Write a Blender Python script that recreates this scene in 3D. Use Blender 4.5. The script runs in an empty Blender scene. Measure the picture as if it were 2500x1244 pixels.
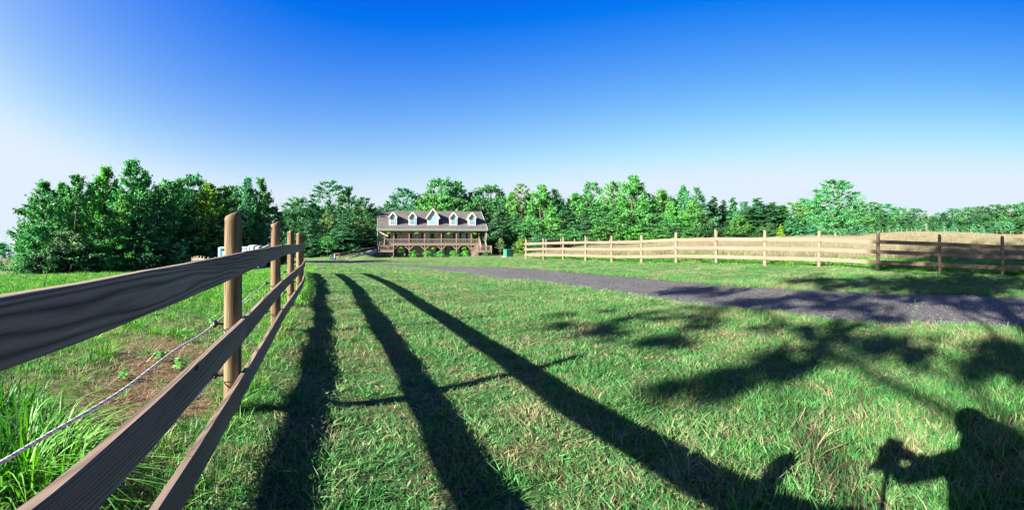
import bpy, bmesh, math, random
import numpy as np
from mathutils import Vector, Matrix

scene = bpy.context.scene
COL = scene.collection
R = math.radians

# ------------------------------------------------------------------ camera, world, sun, exposure
# The photograph is a stitched cylindrical panorama (about 130 degrees wide), so is this camera.
FPX, EYE, HOR = 1100.0, 1.31, 584.0
cd = bpy.data.cameras.new('camera')
cam = bpy.data.objects.new('camera', cd)
COL.objects.link(cam)
scene.camera = cam
cam.location = (0, 0, EYE)
cam.rotation_euler = (R(90), 0, 0)
cd.type = 'PANO'
cd.panorama_type = 'CENTRAL_CYLINDRICAL'
cd.central_cylindrical_radius = 1.0
cd.central_cylindrical_range_u_min = -1250 / FPX
cd.central_cylindrical_range_u_max = 1250 / FPX
cd.central_cylindrical_range_v_min = -(1244 - HOR) / FPX
cd.central_cylindrical_range_v_max = HOR / FPX
cd.clip_start, cd.clip_end = 0.02, 9000

ANTI = 0.905           # azimuth (clockwise from +Y) towards which shadows fall
ELEV = R(23.4)
U = Vector((math.sin(ANTI), math.cos(ANTI), 0))
V = Vector((math.cos(ANTI), -math.sin(ANTI), 0))

world = bpy.data.worlds.new('World')
scene.world = world
world.use_nodes = True
wt = world.node_tree
sky = wt.nodes.new('ShaderNodeTexSky')
sky.sky_type = 'NISHITA'
sky.sun_disc = False
sky.sun_elevation = ELEV
sky.sun_rotation = ANTI + math.pi
sky.air_density = 1.0
sky.dust_density = 1.0
sky.ozone_density = 1.5
# the photograph's sky is graded hard: a power per channel deepens the blue overhead, and the
# haze is brighter on the sun's side of the sky than opposite it
def wmath(op, x, y, z=0.0):
    n = wt.nodes.new('ShaderNodeMath'); n.operation = op
    for i, q in ((0, x), (1, y), (2, z)):
        if hasattr(q, 'is_output'): wt.links.new(q, n.inputs[i])
        else: n.inputs[i].default_value = q
    return n.outputs[0]
EXPO = 2.6
sepc, comb, gen, dot = (wt.nodes.new('ShaderNode' + q) for q in ('SeparateColor', 'CombineColor', 'TexCoord', 'VectorMath'))
dot.operation = 'DOT_PRODUCT'
wt.links.new(gen.outputs['Generated'], dot.inputs[0])
dot.inputs[1].default_value = (-U.x * math.cos(ELEV), -U.y * math.cos(ELEV), math.sin(ELEV))
# below about three degrees the model sky turns brown-violet; hold the pale haze there instead
sxyz, cxyz = wt.nodes.new('ShaderNodeSeparateXYZ'), wt.nodes.new('ShaderNodeCombineXYZ')
wt.links.new(gen.outputs['Generated'], sxyz.inputs[0])
wt.links.new(sxyz.outputs[0], cxyz.inputs[0]); wt.links.new(sxyz.outputs[1], cxyz.inputs[1])
wt.links.new(wmath('MAXIMUM', sxyz.outputs[2], 0.055), cxyz.inputs[2])
wt.links.new(cxyz.outputs[0], sky.inputs['Vector'])
wt.links.new(sky.outputs[0], sepc.inputs[0])
for ch, (gam, gain, side, off, cap) in enumerate(((1.7, .149, .62, .16, .76), (1.3, .19, .38, .205, .87), (.5, .53, .12, 0.0, 1.0))):
    v = wmath('MULTIPLY', wmath('POWER', sepc.outputs[ch], gam), gain)
    v = wmath('MULTIPLY', v, wmath('EXPONENT', wmath('MULTIPLY', dot.outputs['Value'], side), 0))
    v = wmath('SMOOTH_MIN', wmath('MAXIMUM', wmath('SUBTRACT', v, off), 0.002), cap, .35)
    v = wmath('DIVIDE', v, 2 ** EXPO * 0.15)
    wt.links.new(v, comb.inputs[ch])
bg = wt.nodes['Background']
bg.inputs['Strength'].default_value = 0.15
wt.links.new(comb.outputs[0], bg.inputs['Color'])

sl = bpy.data.lights.new('sun', 'SUN')
sl.energy = 5.0
sl.angle = R(0.5)
sl.color = (1.0, 0.93, 0.82)
sun = bpy.data.objects.new('sun', sl)
COL.objects.link(sun)
sun.rotation_euler = Vector((U.x * math.cos(ELEV), U.y * math.cos(ELEV), -math.sin(ELEV))).to_track_quat('-Z', 'Y').to_euler()

vs = scene.view_settings
vs.view_transform = 'Standard'
vs.look = 'None'
vs.exposure = EXPO
vs.gamma = 1.0
cy = scene.cycles
cy.max_bounces = 6
cy.diffuse_bounces = 3
cy.transmission_bounces = 4
cy.transparent_max_bounces = 8
cy.sample_clamp_indirect = 6
cy.use_denoising = True

# ------------------------------------------------------------------ helpers
def tag(o, label=None, cat=None, group=None, kind=None):
    if label: o['label'] = label
    if cat: o['category'] = cat
    if group: o['group'] = group
    if kind: o['kind'] = kind
    return o

def empty(name, loc, rz=0.0):
    o = bpy.data.objects.new(name, None)
    o.empty_display_size = 0.2
    COL.objects.link(o)
    o.location = loc
    o.rotation_euler = (0, 0, rz)
    return o

def mesh_np(name, verts, faces, var=None, smooth=False):
    """quad mesh from numpy arrays"""
    me = bpy.data.meshes.new(name)
    n, f = len(verts), len(faces)
    k = faces.shape[1]
    me.vertices.add(n)
    me.vertices.foreach_set('co', np.asarray(verts, np.float32).ravel())
    me.loops.add(f * k)
    me.loops.foreach_set('vertex_index', np.asarray(faces, np.int32).ravel())
    me.polygons.add(f)
    me.polygons.foreach_set('loop_start', np.arange(0, f * k, k, dtype=np.int32))
    me.polygons.foreach_set('loop_total', np.full(f, k, np.int32))
    if smooth:
        me.polygons.foreach_set('use_smooth', np.ones(f, bool))
    me.update(calc_edges=True)
    if var is not None:
        a = me.attributes.new('var', 'FLOAT', 'FACE')
        a.data.foreach_set('value', np.asarray(var, np.float32))
    return me

class MB:
    """collects shapes into one mesh"""
    def __init__(s):
        s.v, s.f = [], []
    def add(s, verts, faces):
        b = len(s.v)
        s.v += [tuple(p) for p in verts]
        s.f += [tuple(i + b for i in f) for f in faces]
    def box(s, x0, x1, y0, y1, z0, z1):
        v = [(x, y, z) for z in (z0, z1) for y in (y0, y1) for x in (x0, x1)]
        s.add(v, [(0, 2, 3, 1), (4, 5, 7, 6), (0, 1, 5, 4), (1, 3, 7, 5), (3, 2, 6, 7), (2, 0, 4, 6)])
    def bar(s, a, b, w, h, up=(0, 0, 1)):
        """box beam from a to b, w across, h along up"""
        a, b = Vector(a), Vector(b)
        d = (b - a).normalized()
        r = d.cross(Vector(up))
        if r.length < 1e-4: r = d.cross(Vector((0, 1, 0)))
        r.normalize()
        u = r.cross(d).normalized()
        v = []
        for p in (a, b):
            for i, j in ((-1, -1), (1, -1), (1, 1), (-1, 1)):
                v.append(p + r * (i * w / 2) + u * (j * h / 2))
        s.add(v, [(3, 2, 1, 0), (4, 5, 6, 7), (0, 1, 5, 4), (1, 2, 6, 5), (2, 3, 7, 6), (3, 0, 4, 7)])
    def prism(s, poly, axis, a, b):
        """poly (list of 2d) extruded along axis 'x','y','z' from a to b"""
        def P(p, t):
            return {'x': (t, p[0], p[1]), 'y': (p[0], t, p[1]), 'z': (p[0], p[1], t)}[axis]
        n = len(poly)
        v = [P(p, a) for p in poly] + [P(p, b) for p in poly]
        f = [tuple(range(n))[::-1], tuple(range(n, 2 * n))]
        f += [(i, (i + 1) % n, n + (i + 1) % n, n + i) for i in range(n)]
        s.add(v, f)
    def tube(s, pts, rads, n=8, caps=True):
        pts = [Vector(p) for p in pts]
        rings = []
        ref = Vector((0.3, 0.9, 0.2))
        for i, p in enumerate(pts):
            d = (pts[min(i + 1, len(pts) - 1)] - pts[max(i - 1, 0)]).normalized()
            r = d.cross(ref)
            if r.length < 1e-3: r = d.cross(Vector((1, 0, 0)))
            r.normalize()
            u = d.cross(r)
            ra = rads[i] if hasattr(rads, '__len__') else rads
            rings.append([p + (r * math.cos(t) + u * math.sin(t)) * ra for t in [2 * math.pi * k / n for k in range(n)]])
        b = len(s.v)
        for rg in rings: s.v += [tuple(q) for q in rg]
        for i in range(len(rings) - 1):
            for k in range(n):
                s.f.append((b + i * n + k, b + i * n + (k + 1) % n, b + (i + 1) * n + (k + 1) % n, b + (i + 1) * n + k))
        if caps:
            s.f.append(tuple(b + k for k in range(n))[::-1])
            s.f.append(tuple(b + (len(rings) - 1) * n + k for k in range(n)))
    def ball(s, c, r, seg=12, rng=8, sc=(1, 1, 1)):
        pts, f = [], []
        for i in range(rng + 1):
            th = math.pi * i / rng
            for k in range(seg):
                ph = 2 * math.pi * k / seg
                pts.append((c[0] + r * sc[0] * math.sin(th) * math.cos(ph), c[1] + r * sc[1] * math.sin(th) * math.sin(ph), c[2] + r * sc[2] * math.cos(th)))
        for i in range(rng):
            for k in range(seg):
                f.append((i * seg + k, (i + 1) * seg + k, (i + 1) * seg + (k + 1) % seg, i * seg + (k + 1) % seg))
        s.add(pts, f)
    def build(s, name, m, parent=None, smooth=False, bevel=0.0, fix=True):
        me = bpy.data.meshes.new(name)
        me.from_pydata(s.v, [], s.f)
        if fix:
            bm = bmesh.new(); bm.from_mesh(me)
            bmesh.ops.recalc_face_normals(bm, faces=bm.faces)
            if bevel > 0:
                bmesh.ops.bevel(bm, geom=list(bm.edges), offset=bevel, segments=1, affect='EDGES', profile=0.5)
            bm.to_mesh(me); bm.free()
        me.materials.append(m)
        if smooth:
            me.polygons.foreach_set('use_smooth', [True] * len(me.polygons))
        o = bpy.data.objects.new(name, me)
        COL.objects.link(o)
        if parent is not None: o.parent = parent
        return o

def copy_tree(o, parent=None):
    c = o.copy()
    COL.objects.link(c)
    c.parent = parent
    for ch in list(o.children):
        copy_tree(ch, c)
    return c

# ------------------------------------------------------------------ materials
class NT:
    def __init__(s, name):
        s.m = bpy.data.materials.new(name)
        s.m.use_nodes = True
        s.t = s.m.node_tree
        s.p = s.t.nodes['Principled BSDF']
        s.out = s.t.nodes['Material Output']
    def n(s, typ, **kw):
        nd = s.t.nodes.new('ShaderNode' + typ)
        for k, v in kw.items():
            if hasattr(nd, k): setattr(nd, k, v)
            else: nd.inputs[k].default_value = v
        return nd
    def l(s, a, b): s.t.links.new(a, b)
    def noise(s, vec, scale, detail=4, rough=0.55, dist=0.0):
        nd = s.n('TexNoise')
        nd.inputs['Scale'].default_value = scale
        nd.inputs['Detail'].default_value = detail
        nd.inputs['Roughness'].default_value = rough
        nd.inputs['Distortion'].default_value = dist
        if vec is not None: s.l(vec, nd.inputs['Vector'])
        return nd.outputs['Fac']
    def ramp(s, fac, stops):
        nd = s.n('ValToRGB')
        cr = nd.color_ramp
        while len(cr.elements) > 1: cr.elements.remove(cr.elements[-1])
        cr.elements[0].position = stops[0][0]
        cr.elements[0].color = (*c3(stops[0][1]), 1)
        for p, c in stops[1:]:
            e = cr.elements.new(p); e.color = (*c3(c), 1)
        s.l(fac, nd.inputs['Fac'])
        return nd.outputs['Color']
    def mix(s, fac, a, b, mode='MIX'):
        nd = s.n('MixRGB', blend_type=mode)
        for i, x in ((0, fac), (1, a), (2, b)):
            if hasattr(x, 'is_output'): s.l(x, nd.inputs[i])
            elif i == 0: nd.inputs[0].default_value = x
            else: nd.inputs[i].default_value = (*c3(x), 1)
        return nd.outputs[0]
    def math(s, op, a, b=0.0, clamp=False):
        nd = s.n('Math', operation=op, use_clamp=clamp)
        for i, x in ((0, a), (1, b)):
            if hasattr(x, 'is_output'): s.l(x, nd.inputs[i])
            else: nd.inputs[i].default_value = x
        return nd.outputs[0]
    def mapping(s, vec, scale=(1, 1, 1), loc=(0, 0, 0)):
        nd = s.n('Mapping')
        nd.inputs['Scale'].default_value = scale
        nd.inputs['Location'].default_value = loc
        s.l(vec, nd.inputs['Vector'])
        return nd.outputs[0]
    def bump(s, h, strength=0.3, dist=0.01):
        nd = s.n('Bump')
        nd.inputs['Strength'].default_value = strength
        nd.inputs['Distance'].default_value = dist
        s.l(h, nd.inputs['Height'])
        s.l(nd.outputs[0], s.p.inputs['Normal'])
    def fin(s, col=None, rough=0.7, spec=0.3):
        if col is not None:
            if hasattr(col, 'is_output'): s.l(col, s.p.inputs['Base Color'])
            else: s.p.inputs['Base Color'].default_value = (*c3(col), 1)
        s.p.inputs['Roughness'].default_value = rough
        s.p.inputs['Specular IOR Level'].default_value = spec
        return s.m

ALB = 0.48
def c3(c):
    return (c, c, c) if not hasattr(c, '__len__') else tuple(min(1.0, q * ALB) for q in tuple(c)[:3])

def plain(name, col, rough=0.6, var=0.25, scale=6.0, spec=0.3, metal=0.0):
    k = NT(name)
    tc = k.n('TexCoord').outputs['Object']
    f = k.noise(tc, scale, 5, 0.6)
    c = k.ramp(f, [(0.25, [x * (1 - var) for x in col]), (0.75, [min(1, x * (1 + var)) for x in col])])
    k.p.inputs['Metallic'].default_value = metal
    return k.fin(c, rough, spec)

def lawn_mix(k, pos, jitter=None):
    """factor 0 green .. 1 dry, in patches that lie on the ground"""
    a = k.noise(pos, 0.45, 3, 0.6)
    b = k.noise(pos, 2.3, 3, 0.6)
    f = k.math('ADD', k.math('MULTIPLY', a, 0.8), k.math('MULTIPLY', b, 0.75))
    f = k.math('SUBTRACT', f, 0.275)
    if jitter is not None:
        f = k.math('ADD', f, k.math('MULTIPLY', k.math('SUBTRACT', jitter, 0.5), 0.56))
    return f

def mat_ground():
    k = NT('ground_soil_and_turf')
    pos = k.n('NewGeometry').outputs['Position']
    f = lawn_mix(k, pos)
    fine = k.noise(pos, 38, 4, 0.7)
    mid = k.noise(pos, 6, 4, 0.7)
    lawn = k.ramp(f, [(0.28, (0.15, 0.33, 0.10)), (0.55, (0.25, 0.40, 0.14)), (0.78, (0.40, 0.34, 0.18))])
    near = k.n('VectorMath', operation='LENGTH'); k.l(pos, near.inputs[0])
    nz_ = k.n('MapRange'); nz_.inputs['From Min'].default_value = 4; nz_.inputs['From Max'].default_value = 24; nz_.inputs['To Min'].default_value = 1.35; nz_.inputs['To Max'].default_value = .45
    k.l(near.outputs['Value'], nz_.inputs['Value'])
    lawn = k.mix(k.math('MULTIPLY', fine, nz_.outputs[0], True), lawn, k.ramp(k.noise(pos, 90, 3, .7), [(.38, (0.035, 0.028, 0.016)), (.62, (0.17, 0.12, 0.07))]), 'MIX')
    lawn = k.mix(k.ramp(mid, [(0.35, 0.0), (0.7, 0.5)]), lawn, (0.13, 0.22, 0.07))
    at = k.n('Attribute', attribute_name='zone')
    sp = k.n('SeparateColor')
    k.l(at.outputs['Color'], sp.inputs[0])
    gold = k.ramp(k.noise(pos, 0.35, 5, 0.6), [(0.3, (0.36, 0.285, 0.18)), (0.55, (0.45, 0.38, 0.24)), (0.75, (0.30, 0.31, 0.165))])
    c = k.mix(sp.outputs[0], lawn, gold)
    dirt = k.ramp(k.noise(pos, 11, 8, 0.78), [(0.36, (0.06, 0.032, 0.02)), (0.52, (0.25, 0.15, 0.10)), (0.68, (0.50, 0.34, 0.23))])
    dmask = k.math('MULTIPLY', sp.outputs[1], k.math('ADD', k.math('MULTIPLY', mid, 1.4), 0.2), True)
    c = k.mix(dmask, c, dirt)
    hill = k.ramp(k.noise(pos, 0.08, 4, 0.6), [(0.35, (0.28, 0.20, 0.13)), (0.65, (0.36, 0.26, 0.17))])
    c = k.mix(sp.outputs[2], c, hill)
    h = k.math('ADD', k.noise(pos, 18, 6, 0.75), mid)
    k.bump(h, 1.0, 0.05)
    return k.fin(c, 0.95, 0.05)

def mat_blade(name, green, dry, extra=0.0):
    k = NT(name)
    pos = k.n('NewGeometry').outputs['Position']
    oi = k.n('ObjectInfo')
    f = lawn_mix(k, pos, oi.outputs['Random'])
    f = k.math('ADD', f, extra)
    c = k.ramp(f, [(0.22, [g * 0.7 for g in green]), (0.48, green), (0.63, [(a + b) / 2 for a, b in zip(green, dry)]), (0.80, dry)])
    at = k.n('Attribute', attribute_name='var')
    v = k.math('ADD', k.math('MULTIPLY', at.outputs['Fac'], 0.8), 0.6)
    cc = k.n('MixRGB', blend_type='MULTIPLY'); cc.inputs[0].default_value = 1
    k.l(c, cc.inputs[1]); k.l(v, cc.inputs[2])
    return leaf_shader(k, cc.outputs[0], 0.35)

def leaf_shader(k, col, trans=0.3):
    d = k.p
    k.l(col, d.inputs['Base Color'])
    d.inputs['Roughness'].default_value = 0.55
    d.inputs['Specular IOR Level'].default_value = 0.25
    t = k.n('BsdfTranslucent')
    hs_ = k.n('HueSaturation'); hs_.inputs['Saturation'].default_value = 1.15; hs_.inputs['Value'].default_value = 1.2
    k.l(col, hs_.inputs['Color']); k.l(hs_.outputs[0], t.inputs['Color'])
    m = k.n('MixShader'); m.inputs[0].default_value = trans
    k.l(d.outputs[0], m.inputs[1]); k.l(t.outputs[0], m.inputs[2])
    k.l(m.outputs[0], k.out.inputs['Surface'])
    return k.m

def mat_leaf(color=None):
    """foliage; the object colour is the species' green"""
    k = NT('foliage')
    oi = k.n('ObjectInfo')
    tint = oi.outputs['Color']
    if color is not None:
        tint = k.ramp(oi.outputs['Random'], [(0.0, [x * .75 for x in color]), (1.0, [x * 1.2 for x in color])])
    at = k.n('Attribute', attribute_name='var')
    v = k.math('ADD', k.math('MULTIPLY', at.outputs['Fac'], 0.95), 0.5)
    cc = k.n('MixRGB', blend_type='MULTIPLY'); cc.inputs[0].default_value = 1
    k.l(tint, cc.inputs[1]); k.l(v, cc.inputs[2])
    return leaf_shader(k, cc.outputs[0], 0.36)

def mat_wood(name, light, dark, ring=9.0, axis='x', rough=0.8, contrast=1.0, knots=True):
    """sawn board: grain along local x (or z)"""
    k = NT(name)
    oi = k.n('ObjectInfo')
    tc = k.n('TexCoord').outputs['Object']
    off = k.n('CombineXYZ')
    k.l(k.math('MULTIPLY', oi.outputs['Random'], 37.0), off.inputs[0])
    k.l(k.math('MULTIPLY', oi.outputs['Random'], 11.0), off.inputs[2])
    ad = k.n('VectorMath', operation='ADD'); k.l(tc, ad.inputs[0]); k.l(off.outputs[0], ad.inputs[1])
    sc = (0.5, 6, 6) if axis == 'x' else (6, 6, 0.55)
    mp = k.mapping(ad.outputs[0], sc)
    field = k.noise(mp, 0.55, 3, 0.45, 0.15)
    sx = k.n('SeparateXYZ'); k.l(ad.outputs[0], sx.inputs[0])
    lin = k.math('ADD', k.math('MULTIPLY', sx.outputs[2 if axis == 'x' else 0], 330.0), k.math('MULTIPLY', sx.outputs[1], 260.0))
    band = k.math('SINE', k.math('ADD', lin, k.math('MULTIPLY', field, ring * 6.5)))
    band = k.math('POWER', k.math('ADD', k.math('MULTIPLY', band, 0.5), 0.5), 0.6)
    band = k.math('MULTIPLY', band, k.ramp(k.noise(mp, 0.5, 2, 0.5), [(0.35, 0.35), (0.65, 1.0)]))
    fib = k.noise(k.mapping(ad.outputs[0], (3, 160, 160) if axis == 'x' else (160, 160, 3)), 1.0, 3, 0.6)
    blot = k.noise(k.mapping(ad.outputs[0], (1.2, 5, 5) if axis == 'x' else (5, 5, 1.2)), 1.0, 3, 0.6)
    g = k.math('ADD', k.math('MULTIPLY', band, 0.45 * contrast), k.math('MULTIPLY', fib, 0.35))
    g = k.math('ADD', k.math('ADD', g, k.math('MULTIPLY', blot, 0.22)), 0.115)
    c = k.ramp(g, [(0.3, dark), (0.62, [(a + b) / 2 for a, b in zip(light, dark)]), (0.95, light)])
    if knots:
        vo = k.n('TexVoronoi', feature='F1')
        vo.inputs['Scale'].default_value = 1.0
        k.l(k.mapping(ad.outputs[0], (2.2, 7, 7) if axis == 'x' else (7, 7, 2.2)), vo.inputs['Vector'])
        kn = k.ramp(vo.outputs['Distance'], [(0.06, 1.0), (0.10, 0.0)])
        c = k.mix(kn, c, [x * 0.35 for x in dark])
    k.bump(g, 0.22, 0.003)
    return k.fin(c, rough, 0.15)

def mat_post():
    """peeled round pine: vertical fibres, drying cracks, tan patches of cambium and grey-brown stain"""
    k = NT('peeled_pine_post')
    oi = k.n('ObjectInfo')
    tc = k.n('TexCoord').outputs['Object']
    off = k.n('CombineXYZ')
    k.l(k.math('MULTIPLY', oi.outputs['Random'], 23.0), off.inputs[0]); k.l(k.math('MULTIPLY', oi.outputs['Random'], 7.0), off.inputs[2])
    ad = k.n('VectorMath', operation='ADD'); k.l(tc, ad.inputs[0]); k.l(off.outputs[0], ad.inputs[1])
    p = ad.outputs[0]
    fib = k.noise(k.mapping(p, (90, 90, 4)), 1.0, 4, 0.65)
    streak = k.noise(k.mapping(p, (26, 26, 1.1)), 1.0, 4, 0.6)
    patch = k.noise(k.mapping(p, (11, 11, 2.2)), 1.0, 3, 0.6)
    g = k.math('ADD', k.math('MULTIPLY', fib, 0.45), k.math('MULTIPLY', streak, 0.55))
    c = k.ramp(g, [(0.33, (0.085, 0.055, 0.03)), (0.46, (0.21, 0.15, 0.08)), (0.58, (0.36, 0.275, 0.16)), (0.72, (0.50, 0.41, 0.27))])
    c = k.mix(k.ramp(patch, [(0.46, 0.0), (0.60, 0.8)]), c, (0.19, 0.12, 0.065))
    crack = k.ramp(k.noise(k.mapping(p, (34, 34, 0.7)), 1.0, 2, 0.5), [(0.30, 1.0), (0.35, 0.0)])
    c = k.mix(crack, c, (0.05, 0.032, 0.02))
    sp = k.n('SeparateXYZ'); k.l(tc, sp.inputs[0])
    c = k.mix(k.ramp(sp.outputs[2], [(0.0, 0.75), (0.16, 0.0)]), c, (0.20, 0.12, 0.075))
    h = k.math('SUBTRACT', g, k.math('MULTIPLY', crack, 0.8))
    k.bump(h, 0.8, 0.008)
    return k.fin(c, 0.85, 0.15)

def mat_siding(name, col):
    k = NT(name)
    tc = k.n('TexCoord').outputs['Object']
    sep = k.n('SeparateXYZ'); k.l(tc, sep.inputs[0])
    fr = k.math('FRACT', k.math('MULTIPLY', sep.outputs[2], 7.5))
    line = k.ramp(fr, [(0.0, 0.72), (0.10, 1.0), (1.0, 1.0)])
    nz = k.noise(tc, 1.5, 4, 0.6)
    c = k.mix(1.0, k.ramp(nz, [(0.3, [x * 0.9 for x in col]), (0.7, col)]), line, 'MULTIPLY')
    k.bump(fr, 0.5, 0.02)
    return k.fin(c, 0.6, 0.3)

def mat_shingle():
    k = NT('asphalt_shingles')
    tc = k.n('TexCoord').outputs['Object']
    n1 = k.noise(tc, 5.5, 5, 0.75)
    n2 = k.noise(k.mapping(tc, (0.5, 0.5, 1.3)), 1.0, 4, 0.6)
    sep = k.n('SeparateXYZ'); k.l(tc, sep.inputs[0])
    c = k.ramp(n1, [(0.3, (0.088, 0.086, 0.078)), (0.5, (0.155, 0.152, 0.138)), (0.72, (0.24, 0.235, 0.215))])
    # dark streaks of algae, as on the real roof, stronger near the eave
    st = k.ramp(n2, [(0.45, 0.0), (0.72, 0.55)])
    c = k.mix(st, c, (0.075, 0.07, 0.065))
    fr = k.math('FRACT', k.math('MULTIPLY', sep.outputs[2], 11.0))
    c = k.mix(1.0, c, k.ramp(fr, [(0.0, 0.75), (0.2, 1.0)]), 'MULTIPLY')
    k.bump(n1, 0.4, 0.02)
    return k.fin(c, 0.9, 0.15)

def mat_gravel():
    k = NT('gravel')
    pos = k.n('NewGeometry').outputs['Position']
    vo = k.n('TexVoronoi', feature='F1'); vo.inputs['Scale'].default_value = 55
    k.l(pos, vo.inputs['Vector'])
    sp = k.n('SeparateColor'); k.l(vo.outputs['Color'], sp.inputs[0])
    c = k.ramp(sp.outputs[0], [(0.0, (0.04, 0.038, 0.038)), (0.5, (0.11, 0.105, 0.102)), (0.88, (0.19, 0.183, 0.178)), (0.965, (0.95, 0.95, 0.95))])
    big = k.noise(pos, 0.9, 4, 0.65)
    c = k.mix(k.ramp(big, [(0.38, 0.0), (0.7, 0.5)]), c, (0.09, 0.085, 0.08))
    tr = k.n('Attribute', attribute_name='track')
    wob = k.noise(pos, 1.7, 3, 0.6)
    c = k.mix(k.math('MULTIPLY', k.math('MULTIPLY', tr.outputs['Fac'], wob), 0.7, True), c, (0.18, 0.172, 0.165))
    k.bump(vo.outputs['Distance'], 0.9, 0.03)
    return k.fin(c, 0.85, 0.25)

def mat_glass(name, col):
    k = NT(name)
    tc = k.n('TexCoord').outputs['Object']
    c = k.ramp(k.noise(tc, 1.6, 3, 0.6), [(0.35, [x * 0.7 for x in col]), (0.65, col)])
    return k.fin(c, 0.07, 0.8)

M = dict(
    ground=mat_ground(), gravel=mat_gravel(), leaf=mat_leaf(),
    rail=mat_wood('weathered_board', (0.62, 0.47, 0.36), (0.085, 0.06, 0.045), 18.0, 'x', contrast=1.0),
    pale_rail=mat_wood('pale_pine_board', (0.42, 0.32, 0.245), (0.22, 0.155, 0.115), 5.0, 'x', contrast=0.6),
    post=mat_post(),
    pale_post=mat_wood('weathered_post', (0.46, 0.39, 0.28), (0.22, 0.17, 0.11), 4.0, 'z', contrast=0.6, knots=False),
    dark_post=plain('dark_stake', (0.06, 0.05, 0.045), 0.9),
    deck=mat_wood('stained_deck_wood', (0.48, 0.38, 0.31), (0.27, 0.205, 0.165), 3.0, 'x', contrast=0.5, knots=False),
    brace=mat_wood('pale_brace_wood', (0.62, 0.48, 0.37), (0.38, 0.28, 0.21), 3.0, 'x', contrast=0.5, knots=False),
    siding=mat_siding('beige_siding', (0.84, 0.74, 0.62)),
    trim=plain('white_trim', (0.85, 0.85, 0.83), 0.5, 0.04),
    shingle=mat_shingle(),
    shutter=plain('navy_shutter', (0.012, 0.014, 0.03), 0.5, 0.2),
    door=plain('dark_door', (0.02, 0.022, 0.045), 0.4, 0.2),
    white_door=plain('white_door', (1.0, 1.0, 1.0), 0.4, 0.05),
    glass=mat_glass('dark_window_glass', (0.035, 0.06, 0.075)),
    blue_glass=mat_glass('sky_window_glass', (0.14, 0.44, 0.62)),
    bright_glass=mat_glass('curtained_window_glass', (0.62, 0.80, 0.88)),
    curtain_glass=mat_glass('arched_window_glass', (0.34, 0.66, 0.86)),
    concrete=plain('stained_concrete', (0.50, 0.51, 0.52), 0.9, 0.35, 1.5),
    green_box=plain('green_enamel', (0.05, 0.28, 0.15), 0.45, 0.12, 2.0),
    rope=plain('white_rope', (0.85, 0.88, 0.90), 0.7, 0.1),
    rope_dark=plain('dark_rope_strand', (0.4, 0.42, 0.46), 0.7, 0.1),
    black=plain('black_plastic', (0.012, 0.012, 0.014), 0.4, 0.2),
    wire=plain('dark_wire', (0.05, 0.045, 0.04), 0.5, 0.2),
    bark=plain('bark', (0.11, 0.085, 0.065), 0.95, 0.4, 9.0),
    pale_bark=plain('pale_bark', (0.34, 0.30, 0.25), 0.95, 0.35, 9.0),
    rv=plain('white_gelcoat', (1.0, 1.0, 1.0), 0.35, 0.03),
    rv_teal=plain('teal_stripe', (0.06, 0.36, 0.45), 0.4, 0.1),
    steel=plain('grey_steel', (0.35, 0.36, 0.37), 0.4, 0.2, metal=0.7),
    coco=plain('coconut_basket', (0.22, 0.15, 0.09), 0.95),
    pink=plain('pink_flowers', (0.62, 0.36, 0.34), 0.8, 0.3, 20),
    red=plain('red_flowers', (0.45, 0.05, 0.06), 0.8, 0.3, 20),
    lavender=plain('lavender_plastic', (0.38, 0.38, 0.66), 0.5, 0.15, 5),
    indigo=plain('indigo_plastic', (0.07, 0.06, 0.30), 0.5, 0.15, 5),
    skin=plain('skin', (0.46, 0.29, 0.21), 0.55, 0.08, 12),
    hair=plain('brown_hair', (0.05, 0.03, 0.02), 0.7, 0.4, 40),
    shirt=plain('grey_shirt', (0.18, 0.19, 0.22), 0.85, 0.15, 14),
    jeans=plain('blue_jeans', (0.05, 0.075, 0.14), 0.85, 0.25, 18),
    blade=mat_blade('lawn_blades', (0.12, 0.435, 0.105), (0.46, 0.39, 0.22)),
    lush=mat_blade('lush_blades', (0.15, 0.55, 0.06), (0.42, 0.58, 0.16), -0.06),
    clump=mat_blade('clump_blades', (0.11, 0.46, 0.05), (0.26, 0.52, 0.10), -0.1),
    straw=mat_blade('dead_straw', (0.50, 0.36, 0.22), (0.62, 0.46, 0.30), 0.1),
    hay=mat_blade('golden_hay', (0.36, 0.34, 0.19), (0.48, 0.395, 0.26), 0.05),
)

# ------------------------------------------------------------------ terrain
def azp(px): return (px - 1250.0) / FPX
def pol(px, d): return (d * math.sin(azp(px)), d * math.cos(azp(px)))

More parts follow.
